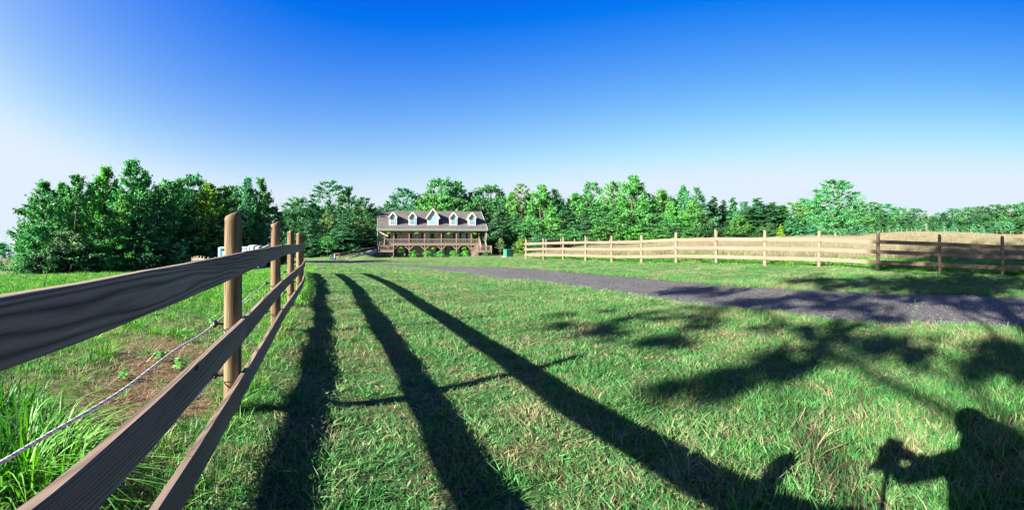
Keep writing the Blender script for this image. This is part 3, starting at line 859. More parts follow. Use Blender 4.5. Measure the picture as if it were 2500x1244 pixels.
GREENS = {k_: tuple((.8 if k_ in ('pale', 'lime', 'yellow') else 1.0) * q_ for q_ in (v_[0] * 1.2, v_[1] * 1.12, v_[2] * 1.0)) for k_, v_ in GREENS.items()}
TREES = [
 # px, top y, distance, kind, seed, crown width px, colour, label (None: nothing tells it from its group), group
 # --- grove beyond the near fence
 (108, 438, 44, 'poplar', 1, 128, 'mid', 'broad leafy tree ending the grove, beside the open pale sky', 0),
 (186, 416, 46, 'poplar', 2, 88, 'mid', 'slim pointed grove tree next to the broad tree ending the grove', 0),
 (258, 402, 46, 'poplar', 3, 100, 'bright', 'tall leafy grove tree just beside the tallest tree', 0),
 (322, 384, 44, 'poplar', 1, 118, 'mid', 'tallest tree of the grove, its leafy tip highest of all', 0),
 (352, 405, 47, 'poplar', 2, 60, 'mid', None, 'grove'),
 (222, 440, 49, 'poplar', 1, 80, 'teal', None, 'grove'),
 (150, 440, 49, 'poplar', 3, 80, 'mid', None, 'grove'),
 (418, 430, 46, 'oak', 1, 100, 'mid', 'round-headed grove tree on the far side of a dip in the canopy', 0),
 (466, 421, 48, 'oak', 2, 96, 'teal', 'dark grove tree with a high domed crown', 0),
 (512, 438, 46, 'poplar', 2, 92, 'lime', 'yellowish green leafy tree amid the darker grove', 0),
 (556, 447, 47, 'oak', 3, 90, 'mid', None, 'grove'),
 (604, 428, 45, 'poplar', 3, 76, 'teal', 'grove tree with a slender forked top above the thick fence post', 0),
 (638, 430, 46, 'poplar', 1, 70, 'mid', 'slim tree ending the grove nearest the house', 0),
 (662, 500, 47, 'oak', 1, 74, 'deep', None, 'grove'),
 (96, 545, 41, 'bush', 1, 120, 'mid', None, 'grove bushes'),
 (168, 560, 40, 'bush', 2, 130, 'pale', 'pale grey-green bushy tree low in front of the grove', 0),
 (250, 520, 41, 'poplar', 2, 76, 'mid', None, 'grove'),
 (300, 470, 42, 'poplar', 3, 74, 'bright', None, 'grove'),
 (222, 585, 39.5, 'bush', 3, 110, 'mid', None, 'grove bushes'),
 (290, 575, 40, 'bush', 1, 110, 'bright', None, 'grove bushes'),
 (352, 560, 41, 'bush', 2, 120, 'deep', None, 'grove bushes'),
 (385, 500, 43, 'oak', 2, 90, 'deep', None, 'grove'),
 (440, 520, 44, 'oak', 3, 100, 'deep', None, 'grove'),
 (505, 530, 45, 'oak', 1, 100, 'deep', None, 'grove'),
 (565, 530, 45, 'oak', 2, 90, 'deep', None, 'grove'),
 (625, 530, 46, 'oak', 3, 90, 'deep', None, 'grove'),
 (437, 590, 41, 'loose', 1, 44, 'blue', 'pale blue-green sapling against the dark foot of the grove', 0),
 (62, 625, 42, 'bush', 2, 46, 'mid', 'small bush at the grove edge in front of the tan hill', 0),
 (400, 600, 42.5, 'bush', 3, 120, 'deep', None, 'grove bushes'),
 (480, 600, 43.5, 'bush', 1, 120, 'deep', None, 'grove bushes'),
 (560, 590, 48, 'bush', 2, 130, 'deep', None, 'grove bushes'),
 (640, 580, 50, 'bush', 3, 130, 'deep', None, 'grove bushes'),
 # lone far tree on the hill side
 (4, 588, 140, 'bush', 2, 60, 'teal', 'hazy bluish tree standing alone on the far hillside', 0),
 # --- between grove and house
 (700, 510, 86, 'oak', 2, 60, 'deep', None, 'woods beside the house'),
 (728, 477, 90, 'oak', 3, 84, 'teal', 'wide flat-topped tree just beyond the end of the grove', 0),
 (760, 492, 94, 'oak', 1, 62, 'mid', None, 'woods beside the house'),
 (804, 439, 92, 'loose', 2, 92, 'teal', 'airy tall tree with sky showing through its open crown', 0),
 (850, 452, 92, 'poplar', 1, 66, 'mid', 'dense pointed tree beside the airy open-crowned tree', 0),
 (884, 480, 90, 'oak', 2, 60, 'deep', None, 'woods beside the house'),
 (908, 503, 93, 'oak', 3, 46, 'pale', 'pale frothy tree behind the house corner beside the roof edge', 0),
 (800, 512, 86, 'loose', 3, 46, 'pale', 'pale cream-green tree in the middle of the dark hemlocks', 0),
 (875, 535, 88, 'loose', 1, 50, 'pale', None, 'pale understorey'),
 (755, 530, 84, 'hemlock', 1, 84, 'pine', None, 'hemlocks beside the house'),
 (838, 512, 84, 'hemlock', 2, 96, 'pine', 'tallest dark hemlock with level boughs beside the house', 0),
 (895, 545, 88, 'hemlock', 3, 84, 'pine', None, 'hemlocks beside the house'),
 (715, 560, 82, 'bush', 1, 70, 'deep', None, 'understorey beside the house'),
 (800, 575, 78, 'loose', 2, 42, 'bright', 'slim bright green sapling at the edge of the shaded bank', 0),
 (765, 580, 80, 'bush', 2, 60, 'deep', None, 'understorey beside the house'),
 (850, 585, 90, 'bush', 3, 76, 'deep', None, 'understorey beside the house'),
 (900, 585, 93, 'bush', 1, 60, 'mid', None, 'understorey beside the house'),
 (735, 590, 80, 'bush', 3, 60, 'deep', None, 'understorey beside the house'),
 # --- behind the house
 (948, 492, 106, 'oak', 1, 62, 'deep', None, 'woods behind the house'),
 (988, 457, 112, 'oak', 2, 76, 'teal', 'round tree above the roof between its first two dormers', 0),
 (1030, 478, 116, 'oak', 3, 70, 'bright', None, 'woods behind the house'),
 (1074, 428, 112, 'oak', 1, 88, 'mid', 'tallest tree above the house roof, directly over the middle dormer', 0),
 (1114, 436, 114, 'oak', 3, 64, 'teal', 'second-tallest domed tree above the roof beside the tallest', 0),
 (1150, 468, 118, 'oak', 2, 60, 'mid', None, 'woods behind the house'),
 (1194, 448, 114, 'oak', 2, 84, 'deep', 'dark broad dome of a tree above the gable end of the roof', 0),
 (1060, 470, 106, 'oak', 2, 90, 'bright', None, 'woods behind the house'),
 (1115, 480, 106, 'oak', 3, 80, 'mid', None, 'woods behind the house'),
 (1175, 480, 108, 'oak', 1, 70, 'deep', None, 'woods behind the house'),
 # --- right of the house, behind the transformer and pale fence
 (1224, 498, 104, 'hemlock', 1, 90, 'pine', 'dark layered hemlock standing beside the house gable', 0),
 (1250, 462, 110, 'poplar', 2, 50, 'bright', None, 'woods behind the pale fence'),
 (1272, 446, 108, 'loose', 2, 54, 'pale', 'thin pale-topped tree above the green metal box', 0),
 (1296, 470, 108, 'poplar', 1, 60, 'deep', None, 'woods behind the pale fence'),
 (1322, 448, 104, 'poplar', 3, 74, 'bright', 'leafy pointed tree above the end of the pale fence', 0),
 (1356, 458, 106, 'poplar', 1, 58, 'teal', None, 'woods behind the pale fence'),
 (1404, 465, 108, 'poplar', 2, 58, 'bright', None, 'woods behind the pale fence'),
 (1446, 439, 112, 'oak', 3, 50, 'mid', 'narrow dome-topped tree standing clear above its neighbours', 0),
 (1430, 470, 108, 'oak', 1, 60, 'mid', None, 'woods behind the pale fence'),
 (1500, 441, 108, 'oak', 2, 60, 'bright', 'light green domed tree beside the tallest fence-side tree', 0),
 (1546, 425, 102, 'poplar', 3, 84, 'bright', 'tallest tree behind the pale fence, with twin leafy tips', 0),
 (1580, 470, 106, 'poplar', 1, 60, 'mid', None, 'woods behind the pale fence'),
 (1614, 457, 105, 'poplar', 2, 62, 'bright', None, 'woods behind the pale fence'),
 (1668, 450, 108, 'poplar', 3, 52, 'teal', 'bluish green pointed tree, one of an equal pair', 0),
 (1702, 454, 106, 'poplar', 1, 52, 'deep', 'darker pointed tree beside the bluish pointed one', 0),
 (1640, 490, 100, 'poplar', 2, 50, 'bright', None, 'woods behind the pale fence'),
 (1690, 488, 98, 'poplar', 3, 50, 'bright', None, 'woods behind the pale fence'),
 (1380, 505, 98, 'hemlock', 2, 90, 'pine', None, 'hemlocks behind the pale fence'),
 (1425, 515, 97, 'hemlock', 3, 80, 'pine', None, 'hemlocks behind the pale fence'),
 (1255, 520, 98, 'hemlock', 3, 80, 'pine', None, 'hemlocks behind the pale fence'),
 (1300, 530, 97, 'oak', 1, 70, 'mid', None, 'understorey behind the pale fence'),
 (1345, 530, 96, 'oak', 2, 66, 'bright', None, 'understorey behind the pale fence'),
 (1480, 500, 98, 'oak', 3, 90, 'mid', None, 'woods behind the pale fence'),
 (1540, 510, 96, 'oak', 1, 80, 'bright', None, 'woods behind the pale fence'),
 (1590, 520, 97, 'oak', 2, 76, 'mid', None, 'woods behind the pale fence'),
 (1660, 525, 97, 'oak', 3, 76, 'bright', None, 'woods behind the pale fence'),
 (1715, 515, 98, 'oak', 1, 70, 'mid', None, 'woods behind the pale fence'),
 (1276, 580, 84, 'bush', 2, 44, 'lime', 'lime green bush beside the end post of the pale fence', 0),
 (1400, 560, 94, 'bush', 1, 80, 'mid', None, 'understorey behind the pale fence'),
 (1470, 550, 94, 'bush', 2, 80, 'bright', None, 'understorey behind the pale fence'),
 (1540, 555, 93, 'bush', 3, 80, 'bright', None, 'understorey behind the pale fence'),
 (1610, 560, 93, 'bush', 1, 80, 'bright', None, 'understorey behind the pale fence'),
 (1680, 560, 93, 'bush', 2, 76, 'bright', None, 'understorey behind the pale fence'),
 (1330, 570, 92, 'bush', 3, 70, 'deep', None, 'understorey behind the pale fence'),
 (1706, 590, 48, 'bush', 2, 30, 'bright', 'small green bush alone in the tan hay behind the pale fence', 0),
 # --- pines and woods along the hayfield
 (1740, 478, 112, 'pine', 1, 36, 'pine', 'pine with a rounded tuft, first of the three tufted pines', 0),
 (1766, 487, 116, 'pine', 2, 26, 'pine', 'lowest of the three tufted pines, in the middle', 0),
 (1790, 480, 114, 'pine', 3, 26, 'teal', 'pine with a small tuft on a bare slender top', 0),
 (1738, 530, 100, 'hemlock', 1, 70, 'pine', None, 'hemlocks by the hayfield'),
 (1770, 540, 100, 'hemlock', 2, 60, 'pine', None, 'hemlocks by the hayfield'),
 (1818, 488, 112, 'poplar', 2, 50, 'teal', None, 'woods by the hayfield'),
 (1806, 525, 100, 'poplar', 3, 52, 'bright', 'bright leafy tree among the dark pines by the hayfield', 0),
 (1852, 481, 114, 'pine', 1, 46, 'pine', 'broad-topped pine with bare lower trunk by the hayfield', 0),
 (1838, 505, 104, 'pine', 2, 50, 'pine', None, 'pines by the hayfield'),
 (1872, 500, 106, 'pine', 3, 50, 'pine', None, 'pines by the hayfield'),
 (1890, 492, 110, 'pine', 1, 48, 'mid', None, 'pines by the hayfield'),
 (1910, 500, 112, 'pine', 2, 46, 'mid', None, 'pines by the hayfield'),
 (1906, 545, 97, 'cone', 1, 22, 'yellow', 'small yellow-green pointed conifer at the hayfield edge', 0),
 (1928, 518, 101, 'cone', 2, 36, 'teal', None, 'dark conifer pair'),
 (1946, 522, 102, 'cone', 3, 36, 'teal', None, 'dark conifer pair'),
 (1976, 525, 104, 'cone', 1, 34, 'teal', None, 'dark conifer pair'),
 (1940, 490, 122, 'oak', 1, 60, 'bright', None, 'woods behind the lone tree'),
 (1965, 482, 126, 'oak', 2, 50, 'teal', None, 'woods behind the lone tree'),
 (1990, 488, 124, 'oak', 3, 66, 'mid', None, 'woods behind the lone tree'),
 (2040, 436, 78, 'elm', 1, 112, 'teal', 'big spreading lone tree standing in the tan hayfield', 0),
 (2090, 490, 128, 'oak', 1, 70, 'mid', None, 'wooded hill'),
 (2125, 492, 130, 'oak', 2, 60, 'mid', None, 'wooded hill'),
 (2160, 494, 132, 'oak', 3, 60, 'teal', None, 'wooded hill'),
 (2196, 503, 134, 'oak', 1, 56, 'mid', None, 'wooded hill'),
 (2150, 515, 116, 'oak', 2, 62, 'deep', 'dark round tree above the young conifers beside the lone tree', 0),
 (2118, 528, 112, 'oak', 3, 46, 'bright', 'bright low tree between the lone tree and the dark round one', 0),
 (2236, 507, 138, 'oak', 2, 50, 'deep', 'dark domed tree beside the lowest dip in the far skyline', 0),
 (2190, 525, 120, 'oak', 1, 56, 'bright', None, 'wooded hill'),
 (2262, 525, 136, 'oak', 3, 50, 'pale', None, 'wooded hill front'),
 (2296, 516, 144, 'oak', 1, 46, 'teal', None, 'wooded hill'),
 (2330, 507, 146, 'oak', 2, 56, 'teal', None, 'wooded hill'),
 (2366, 503, 142, 'oak', 3, 60, 'mid', None, 'wooded hill'),
 (2400, 500, 138, 'oak', 1, 60, 'deep', None, 'wooded hill'),
 (2436, 497, 134, 'oak', 2, 64, 'deep', None, 'wooded hill'),
 (2474, 495, 132, 'oak', 3, 64, 'mid', None, 'wooded hill'),
 (2500, 489, 134, 'oak', 1, 54, 'teal', None, 'wooded hill'),
 (2240, 538, 118, 'oak', 2, 50, 'pale', None, 'wooded hill front'),
 (2300, 540, 122, 'oak', 3, 54, 'pale', None, 'wooded hill front'),
 (2345, 530, 118, 'oak', 1, 56, 'bright', 'light green mound of a tree behind the young conifers', 0),
 (2395, 525, 120, 'oak', 2, 60, 'deep', None, 'wooded hill'),
 (2452, 538, 106, 'oak', 3, 44, 'blue', 'grey-green round tree beyond the hay near the last stakes', 0),
 (2485, 530, 112, 'oak', 1, 60, 'deep', None, 'wooded hill'),
 (2425, 540, 112, 'oak', 2, 46, 'mid', None, 'wooded hill'),
]
GROUP_LABEL = {
 'grove': 'dark leafy tree without a peak of its own, filling the middle of the grove',
 'grove bushes': 'leafy bush crowding the dark foot of the grove beyond the near fence',
 'woods beside the house': 'plain dark broadleaf tree below the tall crowns between the grove and the house',
 'pale understorey': 'pale small tree under the woods beside the house roof edge',
 'hemlocks beside the house': 'lower dark hemlock with level boughs between grove and house',
 'understorey beside the house': 'dark bush under the trees above the shaded bank by the house',
 'woods behind the house': 'broadleaf tree filling the gaps between the domed trees above the house roof',
 'woods behind the pale fence': 'mid-height leafy tree filling the wood line behind the pale fence between its peaks',
 'hemlocks behind the pale fence': 'dark layered hemlock in the wood line behind the pale rail fence',
 'understorey behind the pale fence': 'leafy bush at the foot of the wood behind the pale fence',
 'hemlocks by the hayfield': 'dark layered hemlock below the tufted pines by the hayfield',
 'woods by the hayfield': 'bluish green leafy tree behind the pines by the hayfield',
 'pines by the hayfield': 'tall pine on a bare trunk in the stand by the hayfield',
 'dark conifer pair': 'dark pointed conifer at the hayfield edge beside the yellow-green one',
 'woods behind the lone tree': 'leafy woodland tree behind the lone hayfield tree',
 'wooded hill': 'rounded tree making up the even canopy of the wooded hill beyond the hayfield',
 'wooded hill front': 'pale green tree low on the wooded hill above the young conifers'}

rnd = random.Random(11)
for px, ty, d, kind, seed, wpx, colr, label, group in TREES:
    base = at(px, d)
    ztop = EYE + (HOR - ty) / FPX * d
    h = ztop - base.z + .1
    base.z -= .1
    w = wpx / FPX * d * 1.05
    c = [x * rnd.uniform(.88, 1.12) for x in GREENS[colr]]
    o = plant((kind, seed), base, h, w, c, rnd.uniform(0, 6.28))
    if label: tag(o, label, 'bush' if kind == 'bush' and h < 4 else 'tree')
    else: tag(o, GROUP_LABEL[group], 'bush' if 'bush' in group or 'understorey' in group and kind == 'bush' else 'tree', group)

# young conifers planted in a row beyond the hay
for i, px in enumerate([1932, 1953, 1974, 1996, 2018, 2062, 2084, 2104, 2126, 2148, 2170, 2192, 2214, 2238, 2256, 2288, 2304, 2328, 2352, 2376, 2398, 2418]):
    d = 104 + rnd.uniform(-1.5, 1.5)
    b = at(px, d); h = rnd.uniform(2.6, 3.6); b.z -= .1
    o = plant(('cone', 1 + i % 3), b, h, h * .72, [x * rnd.uniform(.9, 1.15) for x in GREENS['blue' if i % 3 else 'teal']], rnd.uniform(0, 6.28))
    tag(o, 'young bushy conifer in the planted row beyond the crest of the hayfield', 'conifer', 'young conifers in a row beyond the hay')

# scatter: one object whose points carry instances (only for what nobody could count)
def hidden_collection(name, objs):
    c = bpy.data.collections.new(name)
    for o in objs:
        for uc in list(o.users_collection): uc.objects.unlink(o)
        c.objects.link(o)
    return c

def scatter(name, pts, rot, scl, idx, coll):
    me = bpy.data.meshes.new(name)
    me.vertices.add(len(pts))
    me.vertices.foreach_set('co', np.asarray(pts, np.float32).ravel())
    for nm, typ, dat in (('rot', 'FLOAT_VECTOR', rot), ('scl', 'FLOAT_VECTOR', scl)):
        a = me.attributes.new(nm, typ, 'POINT'); a.data.foreach_set('vector', np.asarray(dat, np.float32).ravel())
    a = me.attributes.new('pick', 'INT', 'POINT'); a.data.foreach_set('value', np.asarray(idx, np.int32))
    o = bpy.data.objects.new(name, me); COL.objects.link(o)
    ng = bpy.data.node_groups.new(name, 'GeometryNodeTree')
    ng.interface.new_socket('Geometry', in_out='INPUT', socket_type='NodeSocketGeometry')
    ng.interface.new_socket('Geometry', in_out='OUTPUT', socket_type='NodeSocketGeometry')
    N = ng.nodes
    gi, go = N.new('NodeGroupInput'), N.new('NodeGroupOutput')
    ip = N.new('GeometryNodeInstanceOnPoints')
    ci = N.new('GeometryNodeCollectionInfo')
    ci.inputs['Collection'].default_value = coll
    ci.inputs['Separate Children'].default_value = True
    ci.inputs['Reset Children'].default_value = True
    def na(nm, typ):
        n = N.new('GeometryNodeInputNamedAttribute'); n.data_type = typ; n.inputs['Name'].default_value = nm
        return [s for s in n.outputs if s.enabled and s.name == 'Attribute'][0]
    L = ng.links
    L.new(gi.outputs[0], ip.inputs['Points'])
    L.new(ci.outputs[0], ip.inputs['Instance'])
    ip.inputs['Pick Instance'].default_value = True
    L.new(na('pick', 'INT'), ip.inputs['Instance Index'])
    L.new(na('rot', 'FLOAT_VECTOR'), ip.inputs['Rotation'])
    L.new(na('scl', 'FLOAT_VECTOR'), ip.inputs['Scale'])
    L.new(ip.outputs[0], go.inputs[0])
    md = o.modifiers.new('scatter', 'NODES'); md.node_group = ng
    tag(o, kind='stuff')
    return o

def crown_proto(seed, kind, H_, z0, rad, ncl, nl, leaf, cl, flat, color):
    v, f, var, cc, rc = make_crown(seed, kind, H_, z0, rad, ncl, nl, leaf, cl, flat)
    me = mesh_np('woodland_crown', v, f, var); me.materials.append(mat_leaf(color))
    o = bpy.data.objects.new('woodland_crown', me); COL.objects.link(o)
    o.color = (*color, 1)
    return o

# woods too deep to tell apart: one mass behind the trees above
SKYL = np.array([(40, 470), (110, 470), (320, 440), (480, 450), (640, 470), (690, 520), (800, 490), (900, 505), (950, 500), (1080, 468), (1200, 478), (1450, 478), (1550, 470), (1700, 480), (1740, 505), (1900, 512), (2000, 500), (2130, 506), (2200, 516), (2280, 528), (2400, 512), (2620, 500)], float)
def build_forest():
    rng = np.random.default_rng(3)
    cols = [GREENS['deep'], GREENS['mid'], GREENS['teal'], GREENS['bright']]
    pr = [crown_proto(50 + i, 'oak' if i % 2 else 'poplar', 10, .3, 3.1, 60, 80, .42, .26, .85, cols[i]) for i in range(4)]
    coll = hidden_collection('woodland_kinds', pr)
    P, Rr, S, I = [], [], [], []
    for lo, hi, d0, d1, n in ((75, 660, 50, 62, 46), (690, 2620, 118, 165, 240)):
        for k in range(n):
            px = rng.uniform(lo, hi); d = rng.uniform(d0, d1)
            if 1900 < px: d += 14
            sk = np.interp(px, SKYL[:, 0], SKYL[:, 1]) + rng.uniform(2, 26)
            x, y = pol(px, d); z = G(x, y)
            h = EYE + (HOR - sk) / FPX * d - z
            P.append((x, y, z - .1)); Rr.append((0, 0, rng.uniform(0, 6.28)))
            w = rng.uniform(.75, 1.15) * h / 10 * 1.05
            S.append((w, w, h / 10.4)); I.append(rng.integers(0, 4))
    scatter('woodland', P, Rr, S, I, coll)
    # undergrowth along the foot of the woods
    pr = [crown_proto(70 + i, 'bush', 2.2, 0, 1.5, 40, 70, .24, .33, .8, c) for i, c in enumerate([GREENS['deep'], GREENS['mid'], GREENS['bright']])]
    coll = hidden_collection('undergrowth_kinds', pr)
    P, Rr, S, I = [], [], [], []
    def run(pts, n, hs, jit, kinds=(0, 1, 2)):
        pts = np.array(pts, float)
        for k in range(n):
            px = rng.uniform(pts[0, 0], pts[-1, 0])
            d = np.interp(px, pts[:, 0], pts[:, 1]) + rng.uniform(0, jit)
            x, y = pol(px, d); h = rng.uniform(*hs)
            P.append((x, y, G(x, y) - .1)); Rr.append((0, 0, rng.uniform(0, 6.28)))
            S.append((h / 2.2 * rng.uniform(.9, 1.5),) * 2 + (h / 2.2,)); I.append(rng.choice(kinds))
    run([(78, 38.5), (320, 39), (430, 42), (540, 46), (660, 48)], 110, (1.0, 2.6), 4, (0, 0, 1))
    run([(688, 84), (760, 80), (840, 84), (920, 95)], 80, (1.5, 3.2), 8, (0, 0, 1))
    run([(920, 101), (1180, 101)], 40, (2, 4), 6, (0, 0, 1))
    run([(1196, 100), (1290, 96), (1420, 94), (1720, 92), (1800, 99), (1900, 102)], 190, (1.5, 3.6), 8)
    run([(1900, 108), (2000, 110), (2500, 112), (2600, 112)], 130, (2.5, 5), 12)
    scatter('undergrowth', P, Rr, S, I, coll)
    # distant trees on the horizon of the tan hill
build_forest()

# ------------------------------------------------------------------ fences
def board(name, a, b, h, th, m, parent, origin, rng=None):
    """board from a to b (world points of its centre line); local x runs along it"""
    a, b = Vector(a), Vector(b)
    L = (b - a).length
    x = (b - a).normalized(); z = Vector((0, 0, 1)); y = z.cross(x).normalized(); z = x.cross(y)
    mb = MB()
    n = max(2, int(L / .35))
    ph = random.Random(hash((round(a.x, 2), round(a.z, 2))) & 0xffff)
    wob = [ph.uniform(-.004, .004) for _ in range(n + 1)]
    v, f = [], []
    for i in range(n + 1):
        t = -L / 2 + L * i / n
        for yy, zz in ((-th / 2, -h / 2), (th / 2, -h / 2), (th / 2, h / 2), (-th / 2, h / 2)):
            v.append((t, yy + wob[i] * .6, zz + wob[i]))
    for i in range(n):
        for k in range(4):
            f.append((i * 4 + k, i * 4 + (k + 1) % 4, i * 4 + 4 + (k + 1) % 4, i * 4 + 4 + k))
    f += [(3, 2, 1, 0), (n * 4, n * 4 + 1, n * 4 + 2, n * 4 + 3)]
    mb.add(v, f)
    o = mb.build(name, m, parent)
    Mx = Matrix((x, y, z)).transposed().to_4x4()
    Mx.translation = (a + b) / 2 - Vector(origin)
    o.matrix_local = Mx
    return o

def post(name, p, r, hgt, m, parent, origin, seed, slant=.03, slant_dir=0.0, round_top=False, seg=20):
    rg = random.Random(seed)
    mb = MB()
    lean = (rg.uniform(-.012, .012), rg.uniform(-.012, .012))
    ph = [rg.uniform(0, 6.28) for _ in range(3)]
    rows = [-.25, 0, .05, .3, .6, .9, 1.2, hgt - .06, hgt]
    rows = sorted(set([q for q in rows if q < hgt - .05] + [hgt - .05, hgt - .012, hgt]))
    v, f = [], []
    for z in rows:
        for k in range(seg):
            t = 2 * math.pi * k / seg
            rr = r * (1.04 - .06 * z / hgt) * (1 + .03 * math.sin(2 * t + ph[0] + z * .5) + .018 * math.sin(5 * t + ph[1] + z * 2) + .012 * math.sin(9 * t + ph[2] - z * 3) + .02 * math.sin(z * 4 + ph[2]))
            if z == hgt: rr *= .90 if not round_top else .62
            if z == hgt - .012 and round_top: rr *= .86
            zz = z
            if z > hgt - .06: zz += slant * math.cos(t - slant_dir) * (1 if not round_top else .2)
            v.append((rr * math.cos(t) + lean[0] * z, rr * math.sin(t) + lean[1] * z, zz))
    nr = len(rows)
    for i in range(nr - 1):
        for k in range(seg):
            f.append((i * seg + k, i * seg + (k + 1) % seg, (i + 1) * seg + (k + 1) % seg, (i + 1) * seg + k))
    f.append(tuple((nr - 1) * seg + k for k in range(seg)))
    mb.add(v, f)
    o = mb.build(name, m, parent, smooth=True)
    me = o.data
    me.polygons[len(me.polygons) - 1].use_smooth = False
    o.location = Vector(p) - Vector(origin)
    return o

FAZ = azp(808)
FD = Vector((math.sin(FAZ), math.cos(FAZ), 0)); FL = Vector((-math.cos(FAZ), math.sin(FAZ), 0))   # along; away from the camera
def fpt(s, L, z=None):
    p = FD * s + FL * L
    g = G(p.x, p.y)
    return Vector((p.x, p.y, g + (z or 0)))

PS = [(-4.5, .735), (-1.95, .735), (.6, .735), (3.31, .735), (6.2, .765), (8.65, .775), (11.1, .79), (13.6, .885), (16.0, 1.05), (18.4, 1.20)]
def near_fence():
    org = fpt(3.31, .735)
    root = empty('rail_fence', org)
    tag(root, 'weathered three-rail board fence on thick round posts, running close beside the lawn', 'fence')
    for i, (s, L) in enumerate(PS):
        p = fpt(s, L)
        post('fence_post', p, .066, (1.40 if i == 2 else 1.50) + .02 * math.sin(i * 2.1), M['post'], root, org, 30 + i, .022, math.atan2(-FL.y, -FL.x), False, 28)
    for z, joints in ((1.135, (0, 2, 4, 6, 8, 9)), (.645, (1, 3, 5, 7, 9)), (.24, (0, 2, 4, 6, 8, 9))):
        for a, b in zip(joints[:-1], joints[1:]):
            # bend boards at the posts between their ends: one board object per straight run
            ks = list(range(a, b + 1))
            pa = [fpt(PS[k][0], PS[k][1] - .089, z) for k in ks]
            if len(pa) == 3:   # a two-bay board, lightly sprung over its middle post
                mb_board(root, org, pa, .155, .036)
            else:
                mb_board(root, org, pa, .155, .036)
    # insulators and wire ties
    for (s, L) in PS[2:8]:
        for z in (.675, .285):
            c = fpt(s, L + .135, z) - org
            mb = MB(); mb.ball(c, .024, 10, 6); mb.tube([c, fpt(s, L + .06, z) - org], .009, 8)
            mb.tube([c + Vector((0, 0, -.012)) - FD * .02, c + Vector((0, 0, .012)) + FD * .02], .017, 8)
            mb.build('insulator', M['black'], root, smooth=True)
            mb = MB()
            ring = []
            for k in range(17):
                t = 2 * math.pi * k / 16
                q = fpt(s, L, z) - org + (FD * math.cos(t) + FL * math.sin(t)) * .0745
                q.z += -.03 * math.sin(t) - .015
                ring.append(q)
            mb.tube(ring, .0022, 5, caps=False)
            mb.build('wire_tie', M['wire'], root)

def mb_board(root, org, pts, h, th):
    a, b = pts[0], pts[-1]
    mid = (a + b) / 2
    x = (b - a).normalized(); y = Vector((0, 0, 1)).cross(x).normalized(); z = x.cross(y)
    Mx = Matrix((x, y, z)).transposed().to_4x4(); Mx.translation = mid
    inv = Mx.inverted()
    loc = [inv @ p for p in pts]
    v, f = [], []
    n = 26
    rg = random.Random(int(a.z * 1000) + int(a.x * 100))
    ph = rg.uniform(0, 6)
    xs0, xs1 = loc[0].x + .003, loc[-1].x - .003
    c = .004
    prof = [(-th / 2, -h / 2 + c), (-th / 2 + c, -h / 2), (th / 2 - c, -h / 2), (th / 2, -h / 2 + c), (th / 2, h / 2 - c), (th / 2 - c, h / 2), (-th / 2 + c, h / 2), (-th / 2, h / 2 - c)]
    for i in range(n + 1):
        t = xs0 + (xs1 - xs0) * i / n
        yy = np.interp(t, [p.x for p in loc], [p.y for p in loc]); zz = np.interp(t, [p.x for p in loc], [p.z for p in loc])
        w = .0022 * math.sin(t * 2.3 + ph) + .0012 * math.sin(t * 9 + ph * 2)
        for py, pz in prof:
            v.append((t, yy + py, zz + pz + w))
    k8 = 8
    for i in range(n):
        for k in range(k8):
            f.append((i * k8 + k, i * k8 + (k + 1) % k8, (i + 1) * k8 + (k + 1) % k8, (i + 1) * k8 + k))
    f += [tuple(range(k8))[::-1], tuple(n * k8 + k for k in range(k8))]
    mb = MB(); mb.add(v, f)
    o = mb.build('rail', M['rail'], root)
    # nail heads, part of the board
    nm = MB()
    side = 1 if (y.dot(-FL)) > 0 else -1
    for q in loc:
        xx = min(max(q.x, xs0 + .03), xs1 - .03)
        for dz in (-.04, .045): nm.tube([(xx + .006 * math.sin(q.x * 9), q.y + side * (th / 2 - .002), q.z + dz), (xx + .006 * math.sin(q.x * 9), q.y + side * (th / 2 + .0015), q.z + dz)], .0048, 8)
    me2 = o.data; me2.materials.append(M['wire'])
    bm = bmesh.new(); bm.from_mesh(me2)
    vv = [bm.verts.new(p_) for p_ in nm.v]
    for fc in nm.f:
        ff = bm.faces.new([vv[i_] for i_ in fc]); ff.material_index = 1
    bm.to_mesh(me2); bm.free()
    Ml = Mx.copy(); Ml.translation = mid - org
    o.matrix_local = Ml
    return o
near_fence()

# two twisted fence ropes on the field side of the posts
def rope(z, label):
    org = fpt(3.31, .87, z)
    root = empty('fence_rope', org)
    tag(root, label, 'rope')
    for kind, phs, m in (('white_strand', (0, 2.09), M['rope']), ('dark_strand', (4.19,), M['rope_dark'])):
        mb = MB()
        for ph in phs:
            pts = []
            s = -1.9
            while s < 13.4:
                Lr = np.interp(s, [q[0] for q in PS], [q[1] for q in PS]) + .135
                fr = (s - .6) / 2.7
                sag = 0.0
                p = fpt(s, Lr, z + sag) - org
                t = 2 * math.pi * s / .058 + ph
                p += FL * (.0034 * math.cos(t)) + Vector((0, 0, .0034 * math.sin(t)))
                pts.append(p)
                s += .0085 if s < 5 else .014
            mb.tube(pts, .0036 if kind == 'white_strand' else .0032, 6, caps=False)
        mb.build(kind, m, root, smooth=True, fix=False)
rope(.675, 'upper twisted white rope strung behind the middle board of the near fence')
rope(.285, 'lower twisted white rope strung near the ground behind the near fence')

